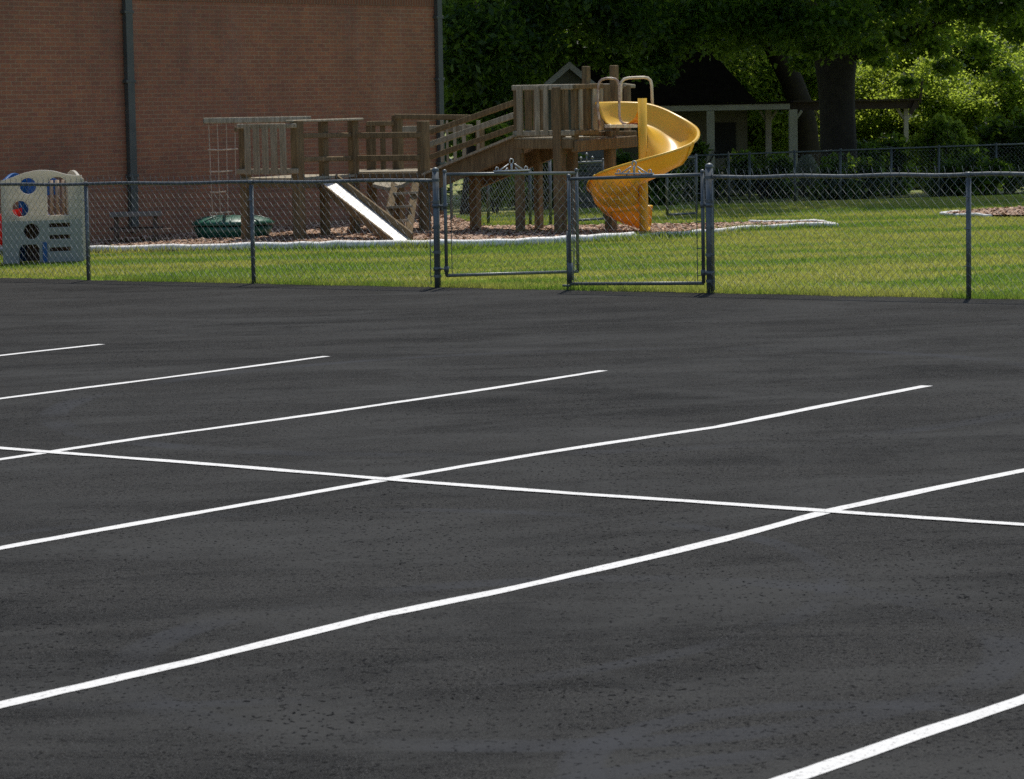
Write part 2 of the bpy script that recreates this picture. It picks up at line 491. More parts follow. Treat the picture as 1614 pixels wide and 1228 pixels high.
# loose bark chips
PX2 = np.array([[p.x, p.y] for p in [gnd(*q) for q in [(1482, 338.5), (1540, 340.5), (1700, 341), (1760, 330), (1614, 328), (1560, 331), (1510, 335)]]])
x, y = scatter(110000, -9, 11, 40, 54); k_ = inside(x, y, PX) | inside(x, y, PX2); x, y = x[k_], y[k_]
n = len(x); z = GZ(x, y) + .025
a = rng.uniform(0, 6.28, n); L = rng.uniform(.02, .055, n); Wd = rng.uniform(.008, .02, n); tl = rng.uniform(-.25, .25, n)
dx, dy = np.cos(a), np.sin(a)
c_ = np.stack([x, y, z], 1); e1 = np.stack([dx * L, dy * L, L * tl], 1); e2 = np.stack([-dy * Wd, dx * Wd, rng.uniform(-.25, .45, n) * Wd], 1)
c_[:, 2] += np.abs(e1[:, 2])
q = np.stack([c_ - e1 - e2, c_ + e1 - e2, c_ + e1 + e2, c_ - e1 + e2], 1).reshape(-1, 3)
o = raw('mulch_chips', q, None, M['mulch'], 4); o['kind'] = 'stuff'
# edging: one run of white rounded edging round the bed
b = MB()
def edge_run(pts, r):
    L = []
    for a_, c in zip(pts, pts[1:]):
        m_ = max(2, int((c - a_).length / .25)); L += [a_.lerp(c, i / m_) for i in range(m_)]
    L.append(pts[-1])
    Q = [Vector((p.x + random.uniform(-.015, .015), p.y + random.uniform(-.03, .03), gz(p.x, p.y) + r * .55 + random.uniform(-.012, .012))) for p in L]
    b.tube(Q, [r * random.uniform(.9, 1.08) for _ in Q], 8)
edge_run(FP[:8], .06); edge_run(FP[7:10], .04); edge_run(FP[9:] + [BP[0], BP[1]], .036)
o = b.build('bed_edging', M['white_plastic'], None, True)
tag(o, 'long white rounded edging curving along the front of the bark mulch bed', 'edging')
# second mulch patch far right with broken white edging
mp2 = [gnd(*q) for q in [(1482, 338.5), (1540, 340.5), (1700, 341), (1760, 330), (1614, 328), (1560, 331), (1510, 335)]]
b = MB(); b.v = [Vector((p.x, p.y, gz(p.x, p.y) + .02)) for p in mp2]; b.f = [list(range(len(mp2)))]
b.build('mulch_patch', M['mulch'])['kind'] = 'structure'
b = MB(); edge_run([mp2[-1], mp2[0], mp2[1], mp2[1].lerp(mp2[2], .15)], .025)
tag(b.build('bed_edging', M['white_plastic'], None, True), 'short broken white edging at the tip of the far right mulch patch', 'edging')
# grass blades
def blades(x, y, h0, h1, w0, lean=.5):
    n = len(x); z = GZ(x, y) - .035
    a = rng.uniform(0, 6.28, n); h = rng.uniform(h0, h1, n); w_ = rng.uniform(.6, 1.3, n) * w0
    la = rng.uniform(0, 6.28, n); ll = rng.uniform(0, lean, n) * h
    bx = np.cos(a) * w_; by = np.sin(a) * w_
    p0 = np.stack([x - bx, y - by, z], 1); p1 = np.stack([x + bx, y + by, z], 1)
    p2 = np.stack([x + np.cos(la) * ll, y + np.sin(la) * ll, z + h], 1)
    return np.stack([p0, p1, p2], 1).reshape(-1, 3)
PX2 = np.array([[p.x, p.y] for p in mp2])
x, y = scatter(760000, -9, 14, 26, 64)
# keep what the lens can see and what is neither lot, mulch nor building
sx = (x / y) * F
k_ = (np.abs(sx) < 900) & (x * W.x + y * W.y > FO + .06) & ~inside(x, y, PX) & ~inside(x, y, PX2) & (x * U.x + y * U.y < WO)
k_ &= rng.random(len(x)) < np.clip(1.15 - (y - 42) / 24, .25, 1)
x, y = x[k_], y[k_]
G1 = blades(x, y, .028, .058, .009, 1.3)
# rank grass along the fence foot, and weeds leaning over the edging
t = rng.uniform(-12, 26, 34000); s_ = np.abs(rng.normal(0, .14, len(t))) - .05 + .05 * np.sin(t * 3.1) * np.sin(t * 1.3)
x = W.x * (FO + s_) + U.x * t; y = W.y * (FO + s_) + U.y * t
k_ = np.abs(x / np.maximum(y, 1) * F) < 900; x, y = x[k_], y[k_]
G2 = blades(x, y, .05, .12, .006, .8)
pts = []
for a_, c in zip(FP, FP[1:]):
    m_ = int((c - a_).length * 110)
    for _ in range(m_):
        p = a_.lerp(c, random.random()); pts.append((p.x + random.gauss(0, .03), p.y - .07 - abs(random.gauss(0, .06))))
for (px, py, r_, cnt) in ((652, 389, .22, 420), (722, 392, .16, 300), (995, 378, .28, 500), (1035, 374, .2, 300), (1175, 362.5, .3, 260)):
    p = gnd(px, py)
    for _ in range(cnt): pts.append((p.x + random.gauss(0, r_), p.y + random.gauss(0, .12)))
pts = np.array(pts)
G3 = blades(pts[:, 0], pts[:, 1], .06, .16, .009, .8)
o = raw('grass', np.concatenate([G1, G2, G3]), None, M['grass'], 3); o['kind'] = 'stuff'

# ------------------------------------------------------------------ brick building
def uvbox(me, fn):
    uv = me.uv_layers.new(name='UVMap')
    for l in me.loops: uv.data[l.index].uv = fn(me.vertices[l.vertex_index].co)
cl = wallp(704.5)                                    # the far right corner
cornerS = cl.x * W.x + cl.y * W.y
bld = thing('brick_building', 'long red brick building with two dark downspouts in full shade', 'building', Vector((cl.x, cl.y, gz(cl.x, cl.y))))
zb, zs, zt = -1.2, 3.72, 5.6
LEN = 26
def wall_quad(b, s0, s1, z0, z1, off=0.0, thick=None):
    P = lambda s, z, o=0: Vector((W.x * s + U.x * (WO - off + o), W.y * s + U.y * (WO - off + o), z))
    if thick is None:
        b.add([P(s0, z0), P(s1, z0), P(s1, z1), P(s0, z1)], [(0, 1, 2, 3)])
    else:
        c = (P(s0, z0) + P(s1, z1, thick)) / 2
        b.box(c, v3(W) * (s1 - s0) / 2, v3(U) * thick / 2, Z3 * (z1 - z0) / 2)
b = MB(); wall_quad(b, cornerS - LEN, cornerS, zb, zs - .003, 0, 9)
wo_ = b.build('wall', M['brick'], bld)
org = ORG[bld.name]
def wuv(co):
    q = co + org; s = q.x * W.x + q.y * W.y; t = q.x * U.x + q.y * U.y
    return (s + t, q.z)
uvbox(wo_.data, wuv)
b = MB(); wall_quad(b, cornerS - LEN, cornerS + .012, zs, zs + .21, .012, 9.02); so_ = b.build('soldier_course', M['soldier'], bld); 
uvbox(so_.data, lambda co: (wuv(co)[0], (co + org).z - zs))
b = MB(); wall_quad(b, cornerS - LEN, cornerS, zs + .213, zt, 0, 9); wo2 = b.build('upper_wall', M['brick'], bld); uvbox(wo2.data, wuv)
b = MB(); wall_quad(b, cornerS - LEN - .3, cornerS + .35, zt, zt + .28, .35, 9.7); b.build('roof', M['gutter'], bld)
def downspout(px, wd):
    r = ray(px, 100); d = WO / (r.x / r.y * U.x + U.y)
    p = EYE + r * (d / r.y); s = p.x * W.x + p.y * W.y
    b = MB(); wall_quad(b, s - wd / 2, s + wd / 2, gz(p.x, p.y) + .1, zt, .1, .085)
    for z in (.9, 2.4, 3.5): wall_quad(b, s - wd / 2 - .03, s + wd / 2 + .03, z, z + .05, .105, .103)
    b.build('downspout', M['gutter'], bld, False, .008)
downspout(199.5, .15); downspout(688.5, .125)
rr = ray(688, 100); 

# ------------------------------------------------------------------ chain link
def chain(P0, P1, z0, z1, pitch=.1, r=.0023, barb=.05):
    """fabric between two foot points; z0/z1 are heights over the foot line"""
    P0, P1 = Vector(P0), Vector(P1); d = P1 - P0; L = math.hypot(d.x, d.y); q = pitch / 2
    nk = int(L / q); hs = pitch / 2; nj = int((z1 - z0) / hs)
    b = MB(); dn = d / L; nrm = Vector((-dn.y, dn.x, 0))
    for k_ in range(nk):
        pts = []
        for j in range(nj + 1):
            s_ = (k_ if (j + k_) % 2 == 0 else k_ + 1) * q
            p = P0 + dn * min(s_, L) + Z3 * (z0 + j * hs)
            p += nrm * (.004 if (j + k_) % 2 == 0 else -.004)
            pts.append(p)
        if barb and (nj + k_) % 2 == 0:
            e = pts[-1]; pts.append(e + dn * (-.02) + Z3 * barb + nrm * random.uniform(-.01, .01))
        elif barb:
            e = pts[-1]; pts.append(e + dn * .018 + Z3 * barb * random.uniform(.5, 1))
        b.tube(pts, r, 3, False)
    return b
TOP = 1.155
def post_at(f, px, h, r, name='post', cap=True):
    p = fence_pt(px) if not isinstance(px, Vector) else px
    b = MB(); b.tube([p - Z3 * .1, p + Z3 * h], r, 12)
    if cap: b.ball(p + Z3 * h, r * 1.12, .9, 12, 6)
    return b.build(name, M['galv'], f, True)
def fence(name, label, x0, x1, posts, ends):
    p0, p1 = fence_pt(x0), fence_pt(x1)
    f = thing(name, label, 'fence', (p0 + p1) / 2)
    for px in posts: post_at(f, px, TOP - .03, .025, 'post', False)
    for px, h, r in ends: post_at(f, px, h, r, 'terminal_post')
    b = MB(); L = [p0.lerp(p1, i / 24) + Z3 * (TOP + .006 * math.sin(i * 1.1 + x0)) for i in range(25)]
    b.tube(L, .021, 10); b.build('top_rail', M['galv'], f, True)
    off = v3(W) * -.03
    chain(p0 + off, p1 + off, .03, TOP + .045, barb=.06).build('wire_mesh', M['wire'], f)
    for px in posts:
        p = fence_pt(px)
        for z in (.3, .65, .95): MB().tube([p + v3(U) * .034 + Z3 * z - v3(W) * .034, p - v3(W) * .038 + Z3 * (z + .004), p - v3(U) * .034 + Z3 * z - v3(W) * .03], .004, 5).build('fence_tie', M['wire'], f)
        p = p + Z3 * TOP
        MB().tube([p - v3(U) * .03, p + v3(U) * .03], .027, 10).build('post_cap', M['galv'], f, True)
    b = MB(); d_ = (p1 - p0).normalized()
    for px, h, r in ends:
        p = fence_pt(px); sg = d_ if (fence_pt(px) - p0).length < 2 else -d_
        q_ = p + sg * .07 - v3(W) * .03
        b.tube([q_ + Z3 * .03, q_ + Z3 * 1.12], .006, 6)
        for z in (.12, .38, .65, .92, TOP):
            b.tube([p + Z3 * (z - .015), p + Z3 * (z + .015)], r * 1.18, 12)
            b.tube([p + Z3 * z, q_ + Z3 * z], .006, 6)
    if ends: b.build('tension_bar', M['galv'], f)
    return f
fence('chain_link_fence', 'grey chain link fence left of the double gate, in front of the beige playhouse', -110, 690, [-105, 140, 400], [(690, 1.26, .035)])
fence('chain_link_fence', 'grey chain link fence right of the double gate, before the open lawn', 1120, 1760, [1527, 1755], [(1120, 1.26, .039)])

def gate(label, hx, a0, a1):
    """leaf between two (px, bottom y, top y, distance) stiles"""
    A = at(a0[0], a0[1], a0[3]); B = at(a1[0], a1[1], a1[3])
    ha = (a0[1] - a0[2]) * a0[3] / F; hb = (a1[1] - a1[2]) * a1[3] / F
    g = thing('gate', label, 'gate', A)
    b = MB()
    b.tube([A, A + Z3 * (ha + .03)], .0195, 10).ball(A + Z3 * (ha + .03), .024)
    b.tube([B, B + Z3 * (hb + .03)], .0195, 10).ball(B + Z3 * (hb + .03), .024)
    b.tube([A, B], .0185, 10).tube([A + Z3 * ha, B + Z3 * hb], .0185, 10)
    b.build('frame', M['galv'], g, True)
    d = (B - A); d.z = 0; d.normalize(); n = Vector((-d.y, d.x, 0))
    c = chain(A + d * .05 - n * .02, B - d * .05 - n * .02, .0, min(ha, hb) - .0, barb=0)
    for v_ in c.v: v_.z += 0
    c.build('wire_mesh', M['wire'], g)
    for P_, s_ in ((A, 1), (B, -1)):
        b = MB()
        q_ = P_ + d * s_ * .06 - n * .02
        b.tube([q_ + Z3 * .02, q_ + Z3 * (ha - .02)], .005, 6)
        for z in (.08, .35, .62, .9): b.tube([P_ + Z3 * z, q_ + Z3 * z], .005, 6)
        b.build('tension_bar', M['galv'], g)
    # raised latch irons standing on the middle of the top rail
    m_ = A.lerp(B, .5) + Z3 * ((ha + hb) / 2 + .02)
    b = MB(); b.beam(m_ - d * .24 + Z3 * .012, m_ + d * .24 + Z3 * .012, .032, .016)
    b.tube([m_, m_ + Z3 * .09], .012, 8)
    b.tube([m_ + Z3 * .09 + (d * math.cos(t_) + Z3 * math.sin(t_)) * .026 + Z3 * .026 for t_ in np.linspace(-1.2, 4.0, 12)], .007, 6)
    for s_ in (-1, 1):
        e = m_ + d * s_ * .2
        b.tube([e + (d * math.cos(t_) + Z3 * math.sin(t_)) * .02 + Z3 * .035 for t_ in np.linspace(-1.5, 3.6, 10)], .006, 6)
        b.tube([e + Z3 * .01 - d * s_ * .02, m_ + Z3 * .085 + d * s_ * .04], .007, 6)
        b.tube([m_ + d * s_ * .1 + Z3 * .0, m_ + d * s_ * .055 + Z3 * .045], .008, 6)
    b.build('latch', M['latch'], g, True)
    # hinges
    hp = fence_pt(hx); E = A if (A - hp).length < (B - hp).length else B
    for z in (.2, .88):
        b = MB(); e = Vector((E.x, E.y, hp.z + z)); h_ = hp + Z3 * z
        b.tube([h_ - Z3 * .02, h_ + Z3 * .02], .045, 10); b.tube([h_, e], .011, 6); b.tube([e - Z3 * .03, e + Z3 * .03], .027, 8)
        b.build('hinge', M['galv'], g, True)
    return g, A, B, d
dL = fence_pt(704).y; dR = fence_pt(1108).y; dM = fence_pt(898).y
gl = gate('grey chain link gate leaf standing ajar, hinged on the left terminal post', 690, (704, 434.5, 275, dL), (911, 428, 273, 32.75))
gr = gate('grey chain link gate leaf hinged on the right terminal post, closed and sagging', 1120, (899, 447.5, 282.5, dM), (1109, 446.5, 275.5, dR))
g, A, B, d = gr
b = MB(); b.tube([A - d * .035 - Z3 * .1, A - d * .035 + Z3 * .55], .009, 8); b.tube([A + Z3 * .1 - Z3 * .06, A + Z3 * .22], .03, 10); b.tube([A - Z3 * .02, A - Z3 * .02 - d * .1], .014, 6)
b.build('drop_rod', M['galv'], g, True)

# ------------------------------------------------------------------ timber play structure
base = foot(700, 45)
ps = thing('play_structure', 'weathered timber playground structure with ramp, tower, white slide and yellow spiral slide', 'playground', base)
VR = Matrix.Rotation(TH, 3, 'Z')
AX, AY = v3(U), v3(W)
def wpost(px, top, d, w=.13, m='wood', bot=None, rot=True, name='post'):
    p = foot(px, d); t = at(px, top, d)
    # vertical: the column at px near mid-height
    z0 = p.z - .05 if bot is None else at(px, bot, d).z
    ymid = (top + (bot if bot else 370)) / 2
    c = at(px, ymid, d)
    h = (t.z - z0) / 2
    ax, ay = (AX, AY) if rot else (Vector((1, 0, 0)), Vector((0, 1, 0)))
    b = MB().box((c.x, c.y, z0 + h), ax * w / 2, ay * w / 2, Z3 * h)
    return b.build(name, M[m], ps, False, .016)
def wrail(p, q, h, th=.05, m='wood', name='rail', bev=.017):
    """board whose TOP edge runs between two (px, y, d) marks; h in px of height"""
    a, c = at(*p), at(*q); hh = h * (p[2] + q[2]) / 2 / F
    b = MB().beam(a - Z3 * hh / 2, c - Z3 * hh / 2, th, hh)
    return b.build(name, M[m], ps, False, bev)
def slats(items, y0, y1, dfun, th=.02, m='grey_wood', name='slat_panel', y0b=None):
    if 1 < len(items) <= 3:
        for i, it in enumerate(items): slats([it], y0[i] if isinstance(y0, list) else y0, y1, dfun, th, m, 'slat')
        return
    b = MB()
    for i, (xa, xb) in enumerate(items):
        xm = (xa + xb) / 2; d = dfun(xm)
        t = at(xm, y0[i] if isinstance(y0, list) else y0, d); bt = at(xm, y1, d); c = at(xm, (y1 + 150) / 2, d)
        w_ = (xb - xa) * d / F / 2 - th * .3
        fx = AX * -1 if dfun(xb) < dfun(xa) else AY
        if abs(dfun(xb) - dfun(xa)) < .02: fx = Vector((1, 0, 0))
        w3 = fx * (w_ / max(.3, abs(fx.x)))
        cc = Vector((c.x, c.y, (t.z + bt.z) / 2))
        n_ = Vector((-fx.y, fx.x, 0))
        b.box(cc, w3, n_ * th / 2, Z3 * (t.z - bt.z) / 2)
    return b.build(name, M[m], ps, False, .004)
def deck(pts, z, th=.04, m='grey_wood', name='deck'):
    b = MB(); n_ = len(pts)
    b.v = [Vector((p[0], p[1], z)) for p in pts] + [Vector((p[0], p[1], z - th)) for p in pts]
    b.f = [list(range(n_)), list(range(2 * n_ - 1, n_ - 1, -1))] + [[i, n_ + i, n_ + (i + 1) % n_, (i + 1) % n_] for i in range(n_)]
    me_o = b.build(name, M[m], ps)
    bm = bmesh.new(); bm.from_mesh(me_o.data); bmesh.ops.recalc_face_normals(bm, faces=bm.faces[:]); bm.to_mesh(me_o.data); bm.free()
    return me_o
# -- left platform: square seen cornerwise
d_c = 44.4
wpost(387, 196, 44.95, .135)
wpost(470, 190, d_c, .15)
wpost(511, 190, 45.35, .12)
wpost(558, 188, 46.1, .13)
pc = foot(470, d_c); pa = foot(387, 44.95); pb = foot(558, 46.1)
zd = at(430, 280.5, 44.6).z
pbk = Vector((pa.x + pb.x - pc.x, pa.y + pb.y - pc.y, 0))
deck([pa - v3(W) * .08, pc - v3(W) * .1, pb + v3(W) * .05 - v3(U) * .06, pbk + v3(U) * .05], zd)
wrail((380, 282.5, 44.85), (468, 282.5, 44.35), 13, .05, 'wood', 'rim_beam')
wrail((474, 284, 44.42), (556, 282, 46.0), 13, .05, 'wood', 'rim_beam')
dl = lambda x: 44.86 + (x - 373) / (470 - 373) * (44.27 - 44.86)
slats([(384, 395), (398, 409), (412, 423), (425.5, 437), (440, 451)], 195.5, 275.5, lambda x: dl(x) - .05)
wrail((373, 195.5, dl(373)), (467, 194.5, dl(467)), 7.5, .04, 'grey_wood')
wrail((373, 266.5, dl(373)), (470, 265.5, dl(470)), 8.5, .04, 'grey_wood')
wrail((320, 186, 45.7), (490, 183.2, 46.2), 9, .07, 'grey_wood', 'overhead_beam')
wrail((455, 189.5, 44.35), (568, 185.8, 46.15), 4, .14, 'grey_wood', 'cap_rail')
for y_ in (209.5, 246.5): wrail((478, y_ + .5, 44.55), (553, y_ - .5, 46.05), 8, .04)
wrail((372, 200, 45.2), (372.5, 200, 46.9), 8, .05)
# -- walkway
wpost(668.5, 190.5, 45.8, .15)
wpost(586, 196, 47.6, .12, 'wood'); wpost(628, 181, 47.6, .14, 'wood'); wpost(604, 194, 47.62, .07, 'wood', 300)
wrail((577, 191, 47.55), (622, 190.5, 47.55), 8, .05)
wrail((622, 180, 47.5), (742, 181, 47.2), 8, .06)
wrail((634, 199, 47.5), (745, 196.5, 47.2), 11, .04, 'grey_wood')
for y_ in (209, 245): wrail((563, y_, 46.0), (664, y_ - 1, 45.75), 9.5, .045)
wrail((590, 246, 47.6), (628, 245, 47.6), 8, .045)
w0, w1 = foot(560, 46.1), foot(672, 45.85); w2, w3_ = foot(690, 47.7), foot(560, 47.9)
deck([w0, w1, w2, w3_], at(630, 270.5, 45.8).z, .05)
wrail((566, 273, 46.02), (664, 272, 45.76), 8, .05, 'wood', 'rim_beam')
# -- ladder steps down from the walkway, with a small corner landing
lp = [at(597, 281.5, 45.6), at(651, 281.5, 45.6), at(633, 291, 45.1), at(611, 295.5, 44.9), at(587, 290, 45.15)]
b = MB(); b.v = lp + [p - Z3 * .05 for p in lp]
b.f = [[4, 3, 2, 1, 0], [5, 6, 7, 8, 9]] + [[i, (i + 1) % 5, 5 + (i + 1) % 5, 5 + i] for i in range(5)]
ld_ = b.build('landing', M['grey_wood'], ps)
bm = bmesh.new(); bm.from_mesh(ld_.data); bmesh.ops.recalc_face_normals(bm, faces=bm.faces[:]); bm.to_mesh(ld_.data); bm.free()
for (xa, xb, yy, dd) in ((620, 655, 302.5, 44.75), (613, 646, 324, 44.35), (607, 640, 346.5, 43.95)):
    a_, c_2 = at(xa, yy + 1, dd + .15), at(xb, yy - 1, dd - .1)
    b = MB().beam(a_ - Z3 * .02, c_2 - Z3 * .02, .14, .04); b.build('ladder_step', M['grey_wood'], ps, False, .005)
for e0_, e1_ in ((at(622, 290, 45.1), foot(604, 43.7)), (at(655, 288, 45.0), foot(642, 43.65))):
    MB().beam(e0_, e1_ - Z3 * .03, .045, .11, AY).build('ladder_rail', M['wood'], ps, False, .005)
# -- ramp to the tower
rd = lambda x: 45.75 + (x - 670) / (812 - 670) * (44.35 - 45.75)
for (ya, yb, hh, mm) in ((204, 157.5, 9, 'wood'), (223, 177, 9.5, 'grey_wood'), (243.5, 197, 9, 'wood')):
    wrail((678, ya, rd(678)), (810, yb, rd(810)), hh, .045, mm)
ra, rb = at(675, 275, rd(675)), at(822, 213.5, rd(822))
b = MB()
th_ = .26
for dd in (0, 1.25):
    o_ = v3(W) * dd * .9
    MB().beam(ra + o_ - Z3 * .14, rb + o_ - Z3 * .14, .05, th_).build('ramp_stringer', M['orange_wood'], ps, False, .006)
b = MB(); o_ = v3(W) * .55
b.beam(ra + o_ + Z3 * .0, rb + o_ + Z3 * .0, 1.3, .035); b.build('ramp_board', M['grey_wood'], ps)
slats([(693, 700), (702, 707.5), (713, 720), (727, 735), (750, 758)], 190, 256, lambda x: 47.2, .03, 'grey_wood')
wpost(749, 262, 46.2, .14, 'orange_wood'); wpost(757, 200, 47.25, .11, 'wood', 262)
# -- tower
td = lambda x: 44.3 + (x - 815) / (890 - 815) * (43.62 - 44.3)
wpost(818.5, 137, td(818) + .06, .115, 'orange_wood'); wpost(882, 137, 43.7, .15, 'orange_wood'); wpost(962, 206, 44.2, .14, 'orange_wood')
wpost(906, 134, 43.55, .09, 'orange_wood', 240)
wpost(903, 232, 44.9, .13, 'orange_wood')
pT0, pT1 = foot(813, td(813)), foot(905, td(905))
pT2 = foot(1002, 44.6); pT3 = Vector((pT0.x + pT2.x - pT1.x, pT0.y + pT2.y - pT1.y, 0))
zt_ = at(860, 216.5, 44).z
deck([pT0, pT1, pT2, pT3], zt_, .045)
wrail((810, 219, td(810)), (904, 218.5, td(904)), 16, .05, 'wood', 'rim_beam')
rdp = lambda x: 43.45 + (x - 907) / (1002 - 907) * (44.5 - 43.45)
wrail((907, 221.5, rdp(907)), (1003, 213.5, rdp(1003)), 18, .06, 'orange_wood', 'rim_beam')
wrail((929, 207, 44.0), (1003, 206, 44.6), 8, .05, 'orange_wood', 'rim_beam')
wrail((807, 134.5, td(807) - .03), (904, 132.5, td(904) - .03), 8.5, .045, 'grey_wood')
wrail((809, 206.5, td(809) - .03), (906, 205, td(906) - .03), 8.8, .045, 'grey_wood')
slats([(814, 824), (842.5, 851), (856, 864.5)], 135.5, 214, lambda x: td(x) - .08, .03, 'grey_wood')
slats([(827, 838.5), (871, 880), (882, 891)], 135, 214, lambda x: td(x) - .0, .03, 'wood')
wrail((905, 133, rdp(905)), (950, 131, rdp(950)), 8, .045, 'wood'); wrail((906, 205, rdp(906)), (943, 204, rdp(943)), 8, .045, 'wood')
slats([(912, 919), (933, 942), (944.5, 951)], 133.5, 205, lambda x: rdp(x), .03, 'grey_wood')
slats([(951.5, 962.5)], 133, 205, lambda x: rdp(x) + .2, .03, 'wood')
wpost(924.5, 104.5, 43.8, .1, 'wood', 215); wpost(968.5, 103, 44.35, .105, 'wood', 220); wpost(989, 133.5, 45.3, .09, 'wood', 230)
wrail((984, 131, 45.2), (1000, 133, 45.9), 6, .04, 'grey_wood')
wrail((845, 133.5, 45.5), (985, 131.5, 45.3), 8, .045, 'grey_wood'); slats([(852, 860), (868, 876), (890, 897), (915, 922)], 137, 215, lambda x: 45.45, .03, 'wood')
wpost(848, 137, 45.5, .11, 'wood')
# -- white slide
s0 = at(514, 284.5, 45.15); s1 = gnd(634, 383) + Z3 * .03
dv = (s1 - s0); side = Vector((dv.y, -dv.x, 0)).normalized() * -1
side = Vector((-dv.y, dv.x, 0)).normalized()
if side.x < 0: side = -side
hw = .14
def bedline(off, zoff): return [s0 + side * off + Z3 * zoff, s0.lerp(s1, .5) + side * off + Z3 * zoff, s1 + dv.normalized() * .04 + side * off + Z3 * zoff]
b = MB(); A_, B_ = bedline(-hw, 0), bedline(hw, 0); A2, B2 = bedline(-hw, -.03), bedline(hw, -.03)
for i in range(2):
    b.add([A_[i], B_[i], B_[i + 1], A_[i + 1], A2[i], B2[i], B2[i + 1], A2[i + 1]], [(3, 2, 1, 0), (4, 5, 6, 7), (0, 1, 5, 4), (2, 3, 7, 6)])
sld = b.build('slide', M['slide_white'], ps); sld['label'] = 'straight slide with a bright white bed between timber sides'
for s_ in (-1, 1):
    a_ = s0 + side * s_ * (hw + .02); c_2 = s1 + side * s_ * (hw + .02) + Z3 * .02
    b = MB().beam(a_ + Z3 * (.0 if s_ > 0 else -.035), c_2 + Z3 * (.0 if s_ > 0 else -.035), .035, .19 if s_ > 0 else .12)
    b.build('side_board', M['wood'], sld, False, .005)
# -- climbing net hung from the overhead beam
b = MB(); nd = lambda x: 45.72 + (x - 320) / 170 * .5
for (xt, xb, yb) in ((329, 337, 369), (342.5, 349, 369), (357, 360, 345), (370.5, 372, 278)):
    b.tube([at(xt - .5 + (xb - xt) * t_, 190 + (yb - 190) * t_, nd(xt)) + Vector((0, .02 * math.sin(t_ * 9), 0)) for t_ in np.linspace(0, 1, 9)], .0075, 5)
net = b.build('climbing_net', M['rope'], ps)
for (xa, xb, yy) in ((327.5, 374.5, 235.5), (330, 366, 270), (331.5, 356, 302.5), (332, 364, 335), (334.5, 359, 369)):
    MB().tube([at(xa, yy + .6, nd(xa) - .01), at((xa + xb) / 2, yy + .9, nd(xa) - .01), at(xb, yy - .6, nd(xb) - .01)], .013, 6).build('rung', M['rope'], net)
# -- yellow spiral slide
pp = foot(1014, 43.6)
zr = lambda y: at(1014, y, 43.6).z
Rr = .80
pol = MB(); topz = zr(155)
c0 = at(1011.5, 260, 43.6)
PC = Vector((c0.x, c0.y - .45, 0))
prof = [(.075, -.13), (.13, -.24), (.24, -.32), (.38, -.365), (.53, -.365), (.65, -.315), (.725, -.225), (.772, -.1), (.797, -.015), (.815, 0), (.835, -.01), (.838, -.035)]
def rimz(t):                                   # t in degrees turned from the entrance side
    K = [(t_, zr(y_)) for t_, y_ in ((-40, 160), (80, 159), (105, 163), (123, 176), (146, 191), (180, 207), (205, 221), (270, 246), (330, 270), (360, 289), (405, 309), (450, 324), (480, 328))]
    for (t0_, z0_), (t1_, z1_) in zip(K, K[1:]):
        if t <= t1_: return z0_ + (z1_ - z0_) * (t - t0_) / (t1_ - t0_)
    return K[-1][1]
ts = np.linspace(36, 462, 112)
zsm = np.array([rimz(t) for t in ts]); ker = np.ones(9) / 9
zsm = np.convolve(np.pad(zsm, 4, mode='edge'), ker, 'valid')
b = MB(); npf = len(prof)
for layer in (0, 1):
    for t, zz in zip(ts, zsm):
        ph = R(180 - t + 0)                    # from the left, behind, right, front, left ...
        er = Vector((math.cos(ph), math.sin(ph), 0))
        wall = 1.0
        for i, (ro, dz) in enumerate(prof):
            q = PC + er * (ro - layer * .012 * (i > 5)) + Z3 * (zz + dz * wall + (layer * .012 if i <= 6 else layer * -.004))
            b.v.append(q)
nt = len(ts)
for layer in (0, 1):
    o_ = layer * nt * npf
    for j in range(nt - 1):
        for i in range(npf - 1):
            f = [o_ + j * npf + i, o_ + j * npf + i + 1, o_ + (j + 1) * npf + i + 1, o_ + (j + 1) * npf + i]
            b.f.append(f if layer else f[::-1])
for j in (0, nt - 1):
    for i in range(npf - 1):
        b.f.append([j * npf + i, j * npf + i + 1, nt * npf + j * npf + i + 1, nt * npf + j * npf + i])
sp = b.build('spiral_slide', M['yellow'], ps, True); sp['label'] = 'yellow moulded spiral slide on a round post'
b = MB().tube([Vector((PC.x, PC.y, pp.z - .1)), Vector((PC.x, PC.y, topz))], .066, 20); b.build('support_post', M['yellow'], sp, True)
for t in (100, 214, 330):                      # moulded joint flanges across the chute
    j = int(np.argmin(abs(ts - t))); ph = R(180 - ts[j]); er = Vector((math.cos(ph), math.sin(ph), 0))
    MB().tube([PC + er * (ro + .006) + Z3 * (zsm[j] + dz - .006) for ro, dz in prof[1:]], .011, 6).build('joint_flange', M['yellow'], sp, True)
def hoop(marks, d0, d1, r, m):
    P = [at(x_, y_, d0 + (d1 - d0) * i / (len(marks) - 1)) for i, (x_, y_) in enumerate(marks)]
    Q = [P[0]]
    for a_, c_2, e in zip(P, P[1:], P[2:]):   # rounded corners
        l_ = min((c_2 - a_).length, (e - c_2).length) * .45; l_ = min(l_, .12)
        u0 = c_2 + (a_ - c_2).normalized() * l_; u1 = c_2 + (e - c_2).normalized() * l_
        Q += [u0.lerp(c_2, t).lerp(c_2.lerp(u1, t), t) for t in (0, .33, .66, 1)]
    Q.append(P[-1]); b = MB().tube(Q, r, 10); return b.build('handrail', M[m], sp, True)
hoop([(946, 206), (942, 168), (943.5, 124), (975.5, 123), (976.5, 196), (1006, 196)], 43.3, 43.35, .019, 'rust_pipe')
hoop([(978.5, 172), (978.5, 123.5), (1026.5, 121.5), (1028.5, 172)], 44.25, 44.3, .0225, 'cream_pipe')
b = MB()
